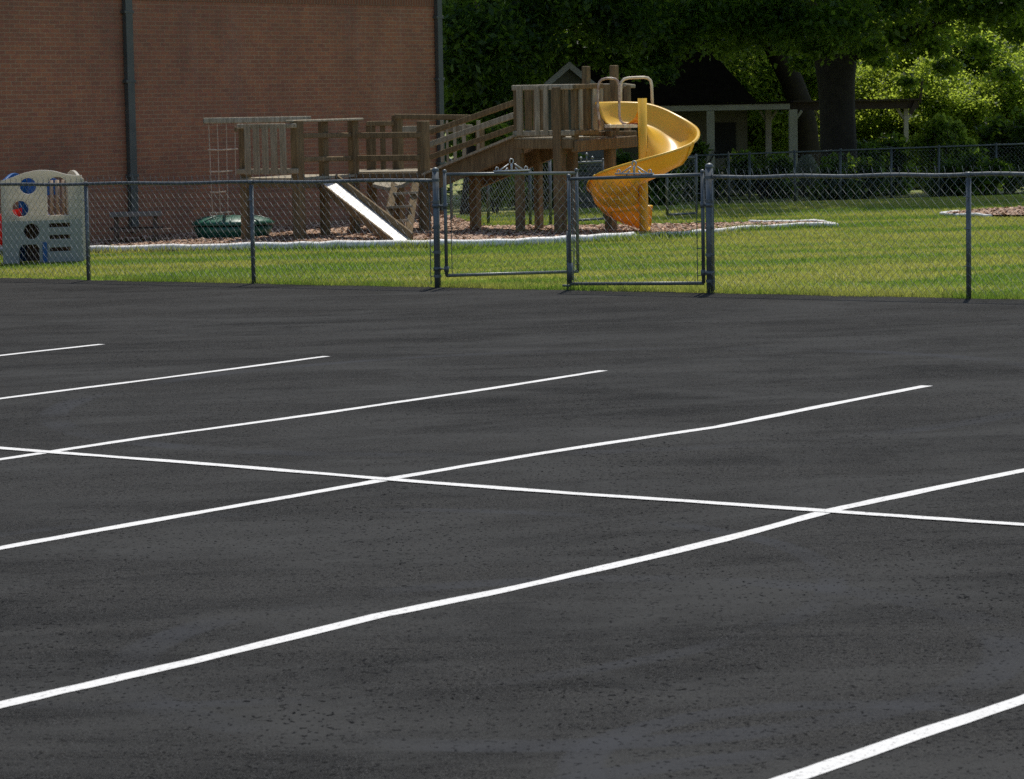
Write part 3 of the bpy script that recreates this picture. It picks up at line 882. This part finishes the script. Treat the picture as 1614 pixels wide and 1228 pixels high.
for (xa, xb) in ((957, 966), (968, 977), (979, 988), (990, 1001)):
    MB().beam(at(xa, 199, 43.2), at(xb, 198.6, 43.22), .3, .045).build('entry_board', M['cream_pipe'], sp)

# ------------------------------------------------------------------ plastic playhouse
hd = 40.15
ph0 = foot(6, hd)
hs_ = F / hd
def L2(px, py): return ((px - 6) / hs_, (412 - py) / hs_)
playh = thing('playhouse', 'beige plastic climbing playhouse with round holes beside the fence', 'playhouse', foot(70, hd))
fx = Vector((1, .10, TILT)).normalized(); fy = Vector((-.10, 1, 0)).normalized()
def P3(u, v, dpt=0): return ph0 + fx * u + fy * dpt + Z3 * v
def plate(name, outline, holes, origin, ex, th, m, parent, ez=Z3):
    cu = bpy.data.curves.new(name, 'CURVE'); cu.dimensions = '2D'; cu.fill_mode = 'BOTH'; cu.extrude = th / 2; cu.bevel_depth = .008; cu.bevel_resolution = 2
    for lp in [outline] + holes:
        s_ = cu.splines.new('POLY'); s_.points.add(len(lp) - 1); s_.use_cyclic_u = True
        for p_, (a_, c_2) in zip(s_.points, lp): p_.co = (a_, c_2, 0, 1)
    tmp = bpy.data.objects.new('tmp', cu); C.objects.link(tmp)
    dg = bpy.context.evaluated_depsgraph_get()
    me = bpy.data.meshes.new_from_object(tmp.evaluated_get(dg)); bpy.data.objects.remove(tmp)
    nz = ex.cross(ez)
    org_ = ORG[parent.name]
    for v_ in me.vertices:
        v_.co = origin + ex * v_.co.x + ez * v_.co.y + nz * v_.co.z - org_
    me.name = name; me.materials.clear(); me.materials.append(m)
    o = bpy.data.objects.new(name, me); C.objects.link(o); o.parent = parent; ORG[o.name] = org_
    return o
def circ(px, py, r_, n_=28): 
    cx, cy = L2(px, py); r_ = r_ / hs_
    return [(cx + r_ * math.cos(2 * math.pi * i / n_), cy + r_ * math.sin(2 * math.pi * i / n_)) for i in range(n_)]
topc = [(131, 278), (124, 278), (117, 277.2), (110, 276.3), (103, 274.5), (96, 272), (88, 269.8), (78, 268.3), (67, 267.8), (56, 268.8), (44, 271), (34, 274), (26, 277.2), (19, 279.5), (12, 281.5), (6, 282.5)]
wx0, wx1 = 76, 110.5
win = [(wx0, 340), (wx1, 340)] + [(93.2 + 17.3 * math.cos(t), 295 - 17.3 * math.sin(t)) for t in np.linspace(0, math.pi, 16)]
upper = [L2(131, 346), L2(131, 346)][:1] + [L2(*q) for q in topc] + [L2(6, 346)]
plate('front_panel', upper, [circ(47.8, 291.5, 13.7), circ(34.8, 327, 13.6), [L2(*q) for q in win]], P3(0, 0), fx, .04, M['beige'], playh)
slots = [[L2(78, y_ + 8), L2(112, y_ + 8), L2(112, y_), L2(78, y_)] for y_ in (350.5, 369, 388.5)]
low = [L2(131, 412), L2(131, 346.6), L2(6, 346.6), L2(6, 412), L2(30, 412), L2(30, 390), L2(36, 383), L2(58, 383), L2(63, 390), L2(63, 412)]
plate('lower_panel', low, [circ(51, 363, 13)] + slots, P3(0, 0), fx, .04, M['shaded_beige'], playh)
arch = lambda L_, h0, h1: [(0, 0), (L_, 0)] + [(L_ - L_ * t, h0 + (h1 - h0) * math.sin(math.pi * t) ** 1.3) for t in np.linspace(0, 1, 14)]
dz_ = .74
plate('side_panel', arch(dz_, 1.12, 1.215), [[(.2, .66), (.54, .66), (.54, 1.0), (.2, 1.0)]], P3(0.02, 0, .03), Vector((.26, .96, 0)).normalized(), .03, M['blue'], playh)
plate('side_panel', arch(dz_, 1.13, 1.225), [], P3(1.07, 0, .03), Vector((-.4, .92, 0)).normalized(), .03, M['beige'], playh)
bw = 1.06
bwin = [(.2, .62), (.44, .62), (.44, .95), (.2, .95)]
plate('back_panel', [(.22, .58), (.72, .58), (.72, 1.1), (.22, 1.1)][:2] + [(.72 - .5 * t, 1.08 + .1 * math.sin(math.pi * t)) for t in np.linspace(0, 1, 10)], [[(.5, .62), (.68, .62), (.68, .9), (.5, .9)]], P3(0.02, 0, dz_ - .02), fx, .03, M['blue'], playh)
b = MB().box(P3(.5, .28, dz_ - .1), fx * .45, fy * .015, Z3 * .29); b.build('lower_back_panel', M['dark_plastic'], playh)
for u_ in (.64, .72, .81, .9):
    MB().tube([P3(u_, .58, dz_ - .05), P3(u_, 1.1, dz_ - .05)], .028, 10).build('baluster', M['tan'], playh, True)
b = MB().box(P3(.53, .6, .4), fx * .46, fy * .32, Z3 * .02); b.build('deck', M['tan'], playh)
b = MB().box(P3(.565, .13, -.035), fx * .03, fy * .012, Z3 * .14); b.build('blue_strut', M['blue'], playh)
b = MB().box(P3(1.09, .57, .02), fx * .025, fy * .05, Z3 * .56); b.build('corner_post', M['beige'], playh, False, .015)
# red slide leaving on the left
b = MB(); pr = []
for t in np.linspace(0, 1, 14):
    u_ = .24 - 1.5 * t; v_ = .62 - .5 * (t ** 1.15)
    pr.append((u_, v_))
for u_, v_ in pr:
    for (dd, up) in ((.05, .16), (.07, .0), (.43, .0), (.45, .16), (.47, .16), (.47, -.26), (.03, -.26), (.03, .16)):
        b.v.append(P3(u_, v_ + up - .04, dd + .0))
for i in range(len(pr) - 1):
    for k_ in range(8):
        j = (k_ + 1) % 8; b.f.append([i * 8 + k_, i * 8 + j, (i + 1) * 8 + j, (i + 1) * 8 + k_])
b.f += [list(range(8)), list(range((len(pr) - 1) * 8, len(pr) * 8))[::-1]]
o = b.build('slide', M['red'], playh, True); o['label'] = 'bright red plastic slide'

# ------------------------------------------------------------------ toys and table by the wall
tb = foot(215, 45.6)
pt_ = thing('picnic_table', 'small weathered picnic table in the shade against the brick wall', 'picnic table', tb)
zt1 = at(215, 334.5, 45.6).z; zs1 = at(215, 360.5, 45.3).z
X_ = Vector((1, .12, 0)).normalized(); Y_ = Vector((-.12, 1, 0)).normalized()
b = MB()
for k_ in range(3): b.box(Vector((tb.x, tb.y, zt1 - .03)) + Y_ * (-.2 + .2 * k_), X_ * .4, Y_ * .095, Z3 * .03)
b.build('tabletop', M['table_grey'], pt_, False, .005)
for s_ in (-1, 1):
    b = MB().box(Vector((tb.x + (.12 if s_ < 0 else 0), tb.y, zs1 - .02)) + Y_ * s_ * .42, X_ * .42, Y_ * .1, Z3 * .02); b.build('bench_seat', M['table_brown'], pt_, False, .005)
for s_ in (-1, 1):
    b = MB(); c = tb + X_ * s_ * .3
    b.beam(c + Y_ * -.35, Vector((c.x, c.y, zt1 - .06)) + Y_ * -.12, .05, .07, X_); b.beam(c + Y_ * .35, Vector((c.x, c.y, zt1 - .06)) + Y_ * .12, .05, .07, X_)
    b.beam(Vector((c.x, c.y, zs1 - .07)) + Y_ * -.5, Vector((c.x, c.y, zs1 - .07)) + Y_ * .5, .045, .06)
    b.build('leg_frame', M['table_brown'], pt_)
gb = foot(368, 46.0)
sbx = thing('sandbox', 'green plastic covered sandbox behind the climbing net', 'sandbox', gb)
def ell(c, a_, b_, z, n_=28): return [Vector((c.x + a_ * math.cos(2 * math.pi * i / n_) * (1 + .04 * math.cos(4 * math.pi * i / n_)), c.y + b_ * math.sin(2 * math.pi * i / n_), z)) for i in range(n_)]
def loft(b, rings, cap=True):
    n_ = len(rings[0]); o_ = len(b.v)
    for r_ in rings: b.v += r_
    for i in range(len(rings) - 1):
        for k_ in range(n_):
            j = (k_ + 1) % n_; b.f.append([o_ + i * n_ + k_, o_ + i * n_ + j, o_ + (i + 1) * n_ + j, o_ + (i + 1) * n_ + k_])
    if cap: b.f += [[o_ + k_ for k_ in range(n_)][::-1], [o_ + (len(rings) - 1) * n_ + k_ for k_ in range(n_)]]
b = MB(); loft(b, [ell(gb, .5, .4, gb.z - .02), ell(gb, .57, .46, gb.z + .1), ell(gb, .6, .5, gb.z + .19), ell(gb, .56, .46, gb.z + .2), ell(gb, .5, .4, gb.z + .12)])
b.build('tub', M['green_plastic'], sbx, True)
b = MB(); loft(b, [ell(gb, .62, .52, gb.z + .22), ell(gb, .63, .53, gb.z + .245), ell(gb, .56, .46, gb.z + .29), ell(gb, .43, .34, gb.z + .33), ell(gb, .22, .18, gb.z + .355)])
lid = b.build('lid', M['green_plastic'], sbx, True)
b = MB()
for a_ in np.linspace(0, math.pi * 2, 9)[:-1]:
    e = Vector((math.cos(a_), math.sin(a_), 0))
    b.tube([gb + Vector((e.x * .2, e.y * .16, .36)), gb + Vector((e.x * .42, e.y * .34, .338)), gb + Vector((e.x * .57, e.y * .47, .292)), gb + Vector((e.x * .625, e.y * .52, .25))], .014, 6)
b.build('lid_rib', M['green_plastic'], lid, True)

# ------------------------------------------------------------------ fence and gates at the back of the lawn
def bf(px): 
    d = 47.3 + (px - 868) * .008 if px > 868 else 47.3 + (868 - px) * .02
    return foot(px, d)
def back_fence(label, marks, hgt=1.16, dist=None):
    P = [foot(x_, dist + (x_ - 1060) * .004) if dist else bf(x_) for x_ in marks]
    f = thing('chain_link_fence', label, 'fence', P[len(P) // 2])
    for p in P:
        b = MB().tube([p - Z3 * .05, p + Z3 * (hgt + .02)], .028, 10); b.ball(p + Z3 * (hgt + .02), .03); b.build('post', M['galv'], f, True)
    b = MB().tube([p + Z3 * hgt for p in P], .021, 8); b.build('top_rail', M['galv'], f, True)
    c = MB()
    for p, q_ in zip(P, P[1:]):
        e = chain(p, q_, .03, hgt, .1, .0022, 0); c.add(e.v, e.f)
    c.build('wire_mesh', M['wire'], f); return f
back_fence('shaded chain link fence at the back of the lawn, right of the yellow slide', [1062, 1149, 1182, 1253, 1325, 1405, 1480, 1570, 1680], 1.18, 66.5)
back_fence('short chain link fence at the back, between the brick corner and the tower', [712, 770, 836, 868], 1.02)
def back_gate(label, xa, xb):
    A, B = bf(xa) + Z3 * .05, bf(xb) + Z3 * .05
    g = thing('gate', label, 'gate', A); b = MB(); h = .93
    for p in (A, B): b.tube([p, p + Z3 * (h + .03)], .022, 8); b.ball(p + Z3 * (h + .03), .025)
    b.tube([A, B], .02, 8); b.tube([A + Z3 * h, B + Z3 * h], .02, 8); b.build('frame', M['galv'], g, True)
    chain(A, B, .0, h, .1, .0022, 0).build('wire_mesh', M['wire'], g)
    m_ = A.lerp(B, .45) + Z3 * h; d = (B - A).normalized(); b = MB()
    for s_ in (-.12, 0, .12): b.tube([m_ + d * s_, m_ + d * s_ + Z3 * (.12 if s_ == 0 else .06)], .012, 6); b.ball(m_ + d * s_ + Z3 * (.13 if s_ == 0 else .07), .025)
    b.build('latch', M['wire'], g, True)
back_gate('far chain link gate leaf seen under the tower, with a latch iron on top', 905, 952)
back_gate('far chain link gate leaf seen behind the yellow spiral slide', 1052, 1098)

# ------------------------------------------------------------------ houses behind
def prism(b, pts, ext):                        # extrude polygon pts along ext
    n_ = len(pts); o_ = len(b.v)
    b.v += [Vector(p) for p in pts] + [Vector(p) + ext for p in pts]
    b.f += [[o_ + i for i in range(n_)], [o_ + n_ + i for i in range(n_)][::-1]] + [[o_ + i, o_ + n_ + i, o_ + n_ + (i + 1) % n_, o_ + (i + 1) % n_] for i in range(n_)]
def fixn(o):
    bm = bmesh.new(); bm.from_mesh(o.data); bmesh.ops.recalc_face_normals(bm, faces=bm.faces[:]); bm.to_mesh(o.data); bm.free()
sd = 66.
ap = at(897, 97, sd); sg_ = foot(897, sd)
shed = thing('garden_shed', 'small gabled shed with grey bargeboards behind the timber tower', 'shed', sg_)
hw_ = 1.05; slope = .84
ez = ap.z - .1 - slope * hw_
b = MB(); prism(b, [(ap.x - hw_, sd, sg_.z), (ap.x + hw_, sd, sg_.z), (ap.x + hw_, sd, ez), (ap.x, sd, ap.z - .12), (ap.x - hw_, sd, ez)], Vector((0, 2.6, 0))); fixn(b.build('wall', M['siding'], shed))
b = MB()
for k_ in range(9): b.box((ap.x, sd - .012, sg_.z + .12 + .2 * k_), (hw_, 0, 0), (0, .012, 0), (0, 0, .092))
b.build('siding_board', M['grey_siding'], shed)
for s_ in (-1, 1):
    b = MB(); e0 = Vector((ap.x, sd - .18, ap.z)); e1 = e0 + Vector((s_ * (hw_ + .22), 0, -slope * (hw_ + .22)))
    prism(b, [e0, e1, e1 + Vector((0, 0, -.06)), e0 + Vector((0, 0, -.06))], Vector((0, 3.0, 0))); o = b.build('roof', M['shingle'], shed); fixn(o)
    b = MB(); e0 = e0 + Vector((0, -.02, -.003)); e1 = e1 + Vector((0, -.02, -.003))
    prism(b, [e0, e1, e1 + Vector((0, 0, -.16)), e0 + Vector((0, 0, -.16))], Vector((0, -.03, 0))); o = b.build('bargeboard', M['trim'], shed); fixn(o)
# porch house
hd2 = 80.
hb = foot(1150, hd2)
house = thing('house', 'low house with dark roof and a pale-posted porch behind the lawn', 'house', hb)
zf = at(1150, 164.5, hd2).z
def hx(px, d=hd2): return at(px, 200, d).x
g0 = gz(8, 80) - .05
b = MB().box(((hx(1010) + hx(1245)) / 2, hd2, zf - .085), ((hx(1245) - hx(1010)) / 2, 0, 0), (0, .06, 0), (0, 0, .075)); b.build('porch_fascia', M['trim_light'], house)
b = MB().box(((hx(1010) + hx(1248)) / 2, hd2 + 1.7, zf + .02), ((hx(1248) - hx(1010)) / 2, 0, 0), (0, 1.8, 0), (0, 0, .025)); b.build('porch_roof', M['shingle'], house)
def porch_post(px, d, w_, m='trim_light', br=1):
    x_ = hx(px, d); b = MB().box((x_, d, (g0 + zf - .17) / 2), (w_ / 2, 0, 0), (0, w_ / 2, 0), (0, 0, (zf - .17 - g0) / 2))
    if br:
        for s_ in ((1,) if br == 1 else (-1, 1)):
            b.beam((x_ + s_ * .05, d, zf - .48), (x_ + s_ * .24, d, zf - .2), .07, .06, Vector((0, 1, 0)))
    b.build('porch_post', M[m], house, False, .01)
porch_post(1120, hd2, .2, br=0); porch_post(1250, hd2, .22, br=1); porch_post(1211, hd2 + 3.2, .16, 'trim', 2); porch_post(1428, hd2 + .5, .12, 'trim', 2); porch_post(1297, hd2 + 3.2, .16, 'trim', 2)
for dd_ in (.3, 3.2):
    MB().box(((hx(1248) + hx(1450)) / 2, hd2 + dd_, zf - .09), ((hx(1450) - hx(1248)) / 2, 0, 0), (0, .08, 0), (0, 0, .11)).build('pergola_beam', M['dark_beam'], house)
MB().box(((hx(1250) + hx(1450)) / 2, hd2 + 1.7, zf + .045), ((hx(1450) - hx(1250)) / 2, 0, 0), (0, 1.75, 0), (0, 0, .022)).build('pergola_roof', M['dark_beam'], house)
b = MB().beam((hx(1446), hd2 + .2, zf + .0), (hx(1437), hd2 + .2, zf - .35), .1, .14, Vector((0, 1, 0))); b.build('beam_end', M['dark_beam'], house); b = MB().beam((hx(1452), hd2 + .2, zf - .05), (hx(1456), hd2 + .2, zf + .6), .06, .09, Vector((0, 1, 0))); b.build('beam_end', M['dark_beam'], house)
x1_ = hx(1178, hd2 + 3.4)
b = MB().box((x1_ - 2.6, hd2 + 6.4, (g0 + zf) / 2), (2.6, 0, 0), (0, 3, 0), (0, 0, (zf - g0) / 2)); b.build('wall', M['siding'], house)
b = MB(); xc_ = hx(1140, hd2 + 3.4)
b.box((xc_, hd2 + 3.385, g0 + 1.5), (.35, 0, 0), (0, .02, 0), (0, 0, .5)); b.build('window', M['dark'], house)
b = MB(); xe = hx(1195, hd2); ex_, wx_ = xe, xe - 6
yA, yB = hd2 + .2, hd2 + 9.6; zc = zf + .05; rz_ = zf + 4.6
b.v = [Vector(q) for q in ((wx_, yA, zc), (ex_, yA, zc), (ex_, yB, zc), (wx_, yB, zc), (ex_ - 3.6, (yA + yB) / 2, rz_), (wx_ + 1, (yA + yB) / 2, rz_))]
b.f = [[0, 1, 4, 5], [1, 2, 4], [2, 3, 5, 4], [3, 0, 5], [3, 2, 1, 0]]; o = b.build('roof', M['shingle'], house); fixn(o)
# rounded boulder beside the porch post
bp = foot(1272, 76); b = MB(); 
for (dx_, r_, h_) in ((0, .32, .95), (.25, .22, .6)): b.ball(bp + Vector((dx_, 0, h_ * .5)), r_, h_ / r_ * .62, 14, 9)
for v_ in b.v: v_ += Vector((random.gauss(0, .008), random.gauss(0, .008), random.gauss(0, .008)))
tag(b.build('boulder', M['stone'], None, True), 'rounded pale boulder standing beside the white porch post', 'boulder')
fh = foot(1535, 118)
far = thing('house', 'far pale grey house glimpsed through leaves at the right', 'house', fh)
b = MB().box(fh + Vector((1, 3, 1.6)), (5, 0, 0), (0, 3, 0), (0, 0, 1.6)); b.build('wall', M['trim_light'], far)
b = MB(); prism(b, [fh + Vector((-4.5, -.5, 3.2)), fh + Vector((-4.5, 3, 5.4)), fh + Vector((-4.5, 6.5, 3.2))], Vector((11, 0, 0))); fixn(b.build('roof', M['trim'], far))

# ------------------------------------------------------------------ trees
def leaf_quads(cl, size, flat=.35):
    """cl: list of (centre, radii, count); leaf-sized rhombs through the volume of each clump"""
    out = []
    for (c, r, n_) in cl:
        d = np.clip(rng.normal(size=(n_, 3)) * .4, -1.15, 1.15)
        p = np.array(c) + d * np.array(r)
        nrm = rng.normal(size=(n_, 3)); nrm[:, 2] += 1.0; nrm /= np.linalg.norm(nrm, axis=1)[:, None]
        t = rng.normal(size=(n_, 3)); t -= nrm * (t * nrm).sum(1)[:, None]; t /= np.linalg.norm(t, axis=1)[:, None]
        bt = np.cross(nrm, t)
        s_ = size * rng.uniform(.55, 1.25, n_)[:, None]
        out.append(np.stack([p - t * s_, p + bt * s_ * .5 - t * s_ * .1, p + t * s_, p - bt * s_ * .5 - t * s_ * .1], 1).reshape(-1, 3))
    return np.concatenate(out)
def limb(b, p, d, L, r, depth, tips, spread=.7, lift=.12):
    pts = [Vector(p)]; rs = [r]; d = Vector(d).normalized()
    n_ = 5
    for i in range(n_):
        d = (d + Vector((random.gauss(0, .12), random.gauss(0, .12), random.gauss(lift * .3, .07)))).normalized()
        pts.append(pts[-1] + d * L / n_); rs.append(r * (1 - .5 * (i + 1) / n_))
    b.tube(pts, rs, 8 if r > .1 else 5)
    tips.append((pts[-1], r)); 
    if depth > 0:
        tips.append((pts[3], r))
        for k_ in range(3):
            nd = (d + Vector((random.uniform(-1, 1), random.uniform(-1, 1), random.uniform(-.35, .75))) * spread).normalized()
            limb(b, pts[random.choice((3, 4, 5))], nd, L * random.uniform(.6, .8), rs[-1] * .8, depth - 1, tips, spread, lift)
def tree(name, label, base_, h, tr, crown_r, z0, m, n_leaf, size, lean=(0, 0), depth=2, group=None, clump=(1.1, 1.9), extra=None, nlimb=7, path=None, upper=0):
    t = thing(name, label, 'tree', base_, group)
    b = MB(); tips = []
    top = Vector((base_[0] + lean[0], base_[1] + lean[1], base_[2] + h * .55))
    n_ = 9; pts = []; rs = []
    for i in range(n_ + 1):
        f = i / n_; p = Vector(base_).lerp(top, f); p.x += math.sin(f * 5 + base_[0]) * .08 * h / 10; pts.append(p)
        rs.append(tr * ((1.45 - 4.5 * f) if f < .1 else (1.05 - .45 * f)))
    if path: pts, rs = path; top = pts[-1]
    pts[0].z -= .15
    b.tube(pts, rs, 14)
    for k_ in range(nlimb):
        a_ = 2 * math.pi * (k_ + random.random() * .6) / nlimb; f = random.uniform(.55, 1)
        p = pts[int(f * (len(pts) - 1))].copy() if path else Vector(base_).lerp(top, f); limb(b, p, (math.cos(a_), math.sin(a_), random.uniform(.15, .9)), crown_r * random.uniform(.42, .6), tr * .42, depth, tips)
    b.build('trunk', M['bark'], t, True)
    cl = []
    tot = 0
    cen = Vector((top.x, top.y, (base_[2] + z0 + base_[2] + h) / 2))
    for (p, r) in tips:
        cr = random.uniform(*clump); cl.append((tuple(p), (cr, cr, cr * .7), 1)); 
    for _ in range(int(len(tips) * .8)):
        a_ = random.uniform(0, 6.28); u_ = random.random() ** .5; zz = random.uniform(base_[2] + z0, base_[2] + h)
        fr = math.sin(math.pi * min(.98, max(.12, (zz - base_[2] - z0 * .6) / (h - z0 * .6)))) ** .6
        cr = random.uniform(*clump); cl.append(((top.x + math.cos(a_) * crown_r * u_ * fr, top.y + math.sin(a_) * crown_r * u_ * fr, zz), (cr, cr, cr * .7), 1))
    if extra: cl += extra
    w_ = n_leaf / len(cl)
    cl = [(np.array(c) - np.array(base_), r, max(40, int(w_ * (r[0] / clump[1]) ** 2 * 1.6)) if k_ == 1 else k_) for (c, r, k_) in cl]
    q = leaf_quads(cl, size)
    if upper:                                  # unseen thick top of the crown, put in to darken the boughs below
        up = []
        for _ in range(upper):
            a_ = random.uniform(0, 6.28); u_ = random.random() ** .5 * crown_r * .92; zz = random.uniform(z0 + 2.4, h * .97)
            up.append((np.array((top.x - base_[0] + math.cos(a_) * u_, top.y - base_[1] + math.sin(a_) * u_, zz)), (1.7, 1.7, 1.1), 190))
        q = np.concatenate([q, leaf_quads(up, .27)])
    raw('crown', q, None, m, 4, t)
    return t
def px_clumps(items, n_):
    """extra drooping boughs: (px, y, distance, radius)"""
    return [(tuple(at(x_, y_, d_)), (r_, r_, r_ * .6), int(n_ * r_ * r_)) for x_, y_, d_, r_ in items]
# the big shade tree: wide low crown over the porch
bt_ = foot(1324, 72)
ex = px_clumps([(1040, 60, 66, 1.0), (1110, 20, 66, 1.1), (1180, 40, 67, 1.1), (1250, 35, 66, 1.0), (1330, 30, 65, 1.1), (1410, 0, 66, 1.0), (1490, 0, 67, 1.0), (1560, 5, 67, 1.1), (1610, 45, 68, .7),
                (1300, 75, 66, .55), (1600, -5, 66, 1.0), (985, 20, 66, 1.0), (1530, -5, 66, .9), (1215, 15, 66, 1.0), (1370, 75, 68, .6), (1445, 45, 71, .8), (1405, 60, 71, .6), (1470, 70, 72, .6), (1385, 95, 74, .4), (1490, 105, 74, .45), (1545, 75, 73, .5), (1585, 120, 74, .45), (1430, 130, 76, .4)], 1300)
bpath = ([bt_.copy(), at(1323, 262, 72), at(1322, 240, 72), at(1320, 180, 72), at(1318, 130, 72), at(1317, 95, 72), at(1317, 40, 72), at(1318, 0, 72), at(1320, -120, 72), at(1322, -260, 72)], [.6, .49, .45, .43, .46, .52, .5, .44, .36, .28])
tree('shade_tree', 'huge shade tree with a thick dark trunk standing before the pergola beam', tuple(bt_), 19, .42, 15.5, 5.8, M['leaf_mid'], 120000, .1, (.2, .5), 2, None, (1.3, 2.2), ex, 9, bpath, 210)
lt = foot(1272, 86)
ex = px_clumps([(1250, 70, 78, .55), (1270, 100, 78, .5), (1215, 35, 78, .6), (1280, 70, 76, .6), (1180, 25, 78, .9), (1150, 60, 74, .8), (1225, 20, 72, .8), (1090, 20, 74, 1.0)], 1600)
tree('shade_tree', 'dark tree leaning left just left of the thickest trunk', tuple(lt), 13, .33, 4.5, 6.2, M['leaf_mid'], 50000, .1, (-1.9, .4), 2, None, (1.0, 1.8), ex, 7, ([lt.copy(), at(1272, 250, 86), at(1268, 200, 86), at(1261, 165, 86), at(1248, 128, 86), at(1228, 90, 86), at(1208, 55, 86), at(1185, 10, 86), at(1160, -80, 86), at(1150, -170, 86)], [.5, .4, .38, .36, .34, .3, .26, .23, .2, .16]))
# dark trees behind the brick corner
tl_ = foot(743, 66)
ex = px_clumps([(x_, y_, d_, r_) for x_, y_, d_, r_ in ((725, 40, 62, 1.0), (722, 110, 62, 1.0), (760, 60, 62, 1.0), (835, 70, 64, .75), (770, 150, 64, 1.0), (790, 60, 63, 1.2), (850, 10, 63, 1.0), (920, -10, 64, 1.1), (985, 40, 64, 1.0), (775, 100, 64, 1.0), (760, 130, 63, 1.0), (880, 15, 65, 1.0), (965, 25, 66, 1.0), (1035, 95, 66, .55), (730, 180, 63, .9), (790, 170, 64, .8), (1010, 35, 65, .9), (1045, 118, 64, .4), (860, 68, 73, .9), (905, 55, 73, .9), (950, 72, 73, .9), (990, 92, 73, .8), (1030, 70, 73, .9), (845, 110, 73, .8))], 1700)
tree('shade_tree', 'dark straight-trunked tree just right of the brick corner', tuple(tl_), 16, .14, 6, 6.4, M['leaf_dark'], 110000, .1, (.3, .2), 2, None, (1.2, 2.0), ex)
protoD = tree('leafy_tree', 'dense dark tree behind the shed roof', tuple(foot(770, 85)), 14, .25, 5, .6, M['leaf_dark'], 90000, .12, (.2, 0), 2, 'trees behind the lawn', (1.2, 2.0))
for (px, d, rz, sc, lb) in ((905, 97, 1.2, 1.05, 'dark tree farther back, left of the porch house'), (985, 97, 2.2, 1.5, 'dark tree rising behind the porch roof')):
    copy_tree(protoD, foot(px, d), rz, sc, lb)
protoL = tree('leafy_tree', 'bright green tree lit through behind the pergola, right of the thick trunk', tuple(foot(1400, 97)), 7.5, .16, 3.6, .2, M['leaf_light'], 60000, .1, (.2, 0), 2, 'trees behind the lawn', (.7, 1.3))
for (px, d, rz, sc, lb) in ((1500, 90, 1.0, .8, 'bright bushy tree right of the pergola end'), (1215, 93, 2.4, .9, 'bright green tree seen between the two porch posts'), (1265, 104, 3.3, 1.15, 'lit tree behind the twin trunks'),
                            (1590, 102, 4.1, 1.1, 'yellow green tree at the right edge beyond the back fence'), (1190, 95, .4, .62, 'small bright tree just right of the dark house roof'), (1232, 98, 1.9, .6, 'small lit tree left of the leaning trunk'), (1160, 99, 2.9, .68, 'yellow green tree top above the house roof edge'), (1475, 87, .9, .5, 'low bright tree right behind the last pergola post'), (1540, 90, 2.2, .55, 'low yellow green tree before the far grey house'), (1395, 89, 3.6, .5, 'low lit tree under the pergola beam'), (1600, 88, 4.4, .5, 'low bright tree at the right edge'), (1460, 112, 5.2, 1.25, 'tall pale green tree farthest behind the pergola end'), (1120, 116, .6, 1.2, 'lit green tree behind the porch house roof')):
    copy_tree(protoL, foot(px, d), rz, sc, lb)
# shrubs
def shrub(label, px, d, r, h, m, n_, size=.09, group='shrubs along the back fence'):
    p = foot(px, d); t = thing('shrub', label, 'shrub', p, group); b = MB()
    for k_ in range(7):
        a_ = random.uniform(0, 6.28); b.tube([p + Vector((math.cos(a_) * .08, math.sin(a_) * .08, -.05)), p + Vector((math.cos(a_) * r * .4, math.sin(a_) * r * .4, h * .45)), p + Vector((math.cos(a_) * r * .7, math.sin(a_) * r * .7, h * .8))], [.025, .017, .008], 6)
    b.build('stem', M['bark'], t, True)
    cl = []
    for k_ in range(16):
        a_ = random.uniform(0, 6.28); u_ = random.random() ** .5 * r * .75; zz = random.uniform(.1, .85) * h; cr = random.uniform(.25, .42) * r
        cl.append(((math.cos(a_) * u_, math.sin(a_) * u_, zz), (cr, cr, cr * .9), n_ // 16))
    raw('crown', leaf_quads(cl, size), None, m, 4, t)
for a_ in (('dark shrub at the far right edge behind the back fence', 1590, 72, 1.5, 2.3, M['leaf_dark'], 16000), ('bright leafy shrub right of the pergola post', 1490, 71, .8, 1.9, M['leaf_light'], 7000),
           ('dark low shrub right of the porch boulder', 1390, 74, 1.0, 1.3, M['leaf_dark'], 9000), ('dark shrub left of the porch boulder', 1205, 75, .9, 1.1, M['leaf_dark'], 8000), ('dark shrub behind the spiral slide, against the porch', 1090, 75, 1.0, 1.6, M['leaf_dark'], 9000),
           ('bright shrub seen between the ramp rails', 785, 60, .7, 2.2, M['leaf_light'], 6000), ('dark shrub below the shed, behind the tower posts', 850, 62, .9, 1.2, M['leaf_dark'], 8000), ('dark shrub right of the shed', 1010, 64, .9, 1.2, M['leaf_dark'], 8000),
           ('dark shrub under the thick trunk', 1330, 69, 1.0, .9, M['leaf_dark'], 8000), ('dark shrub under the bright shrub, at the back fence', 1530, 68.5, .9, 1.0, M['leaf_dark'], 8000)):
    shrub(*a_)
# far wood closing the view
cl = []
for i in range(150):
    x_ = -30 + 80 * random.random(); y_ = random.uniform(126, 150)
    zz = random.uniform(-.5, 13); cr = random.uniform(1.8, 3.2)
    cl.append(((x_, y_, zz), (cr, cr, cr * .8), 420))
o = raw('far_wood', leaf_quads(cl, .32), None, M['leaf_dark'], 4); o['kind'] = 'stuff'
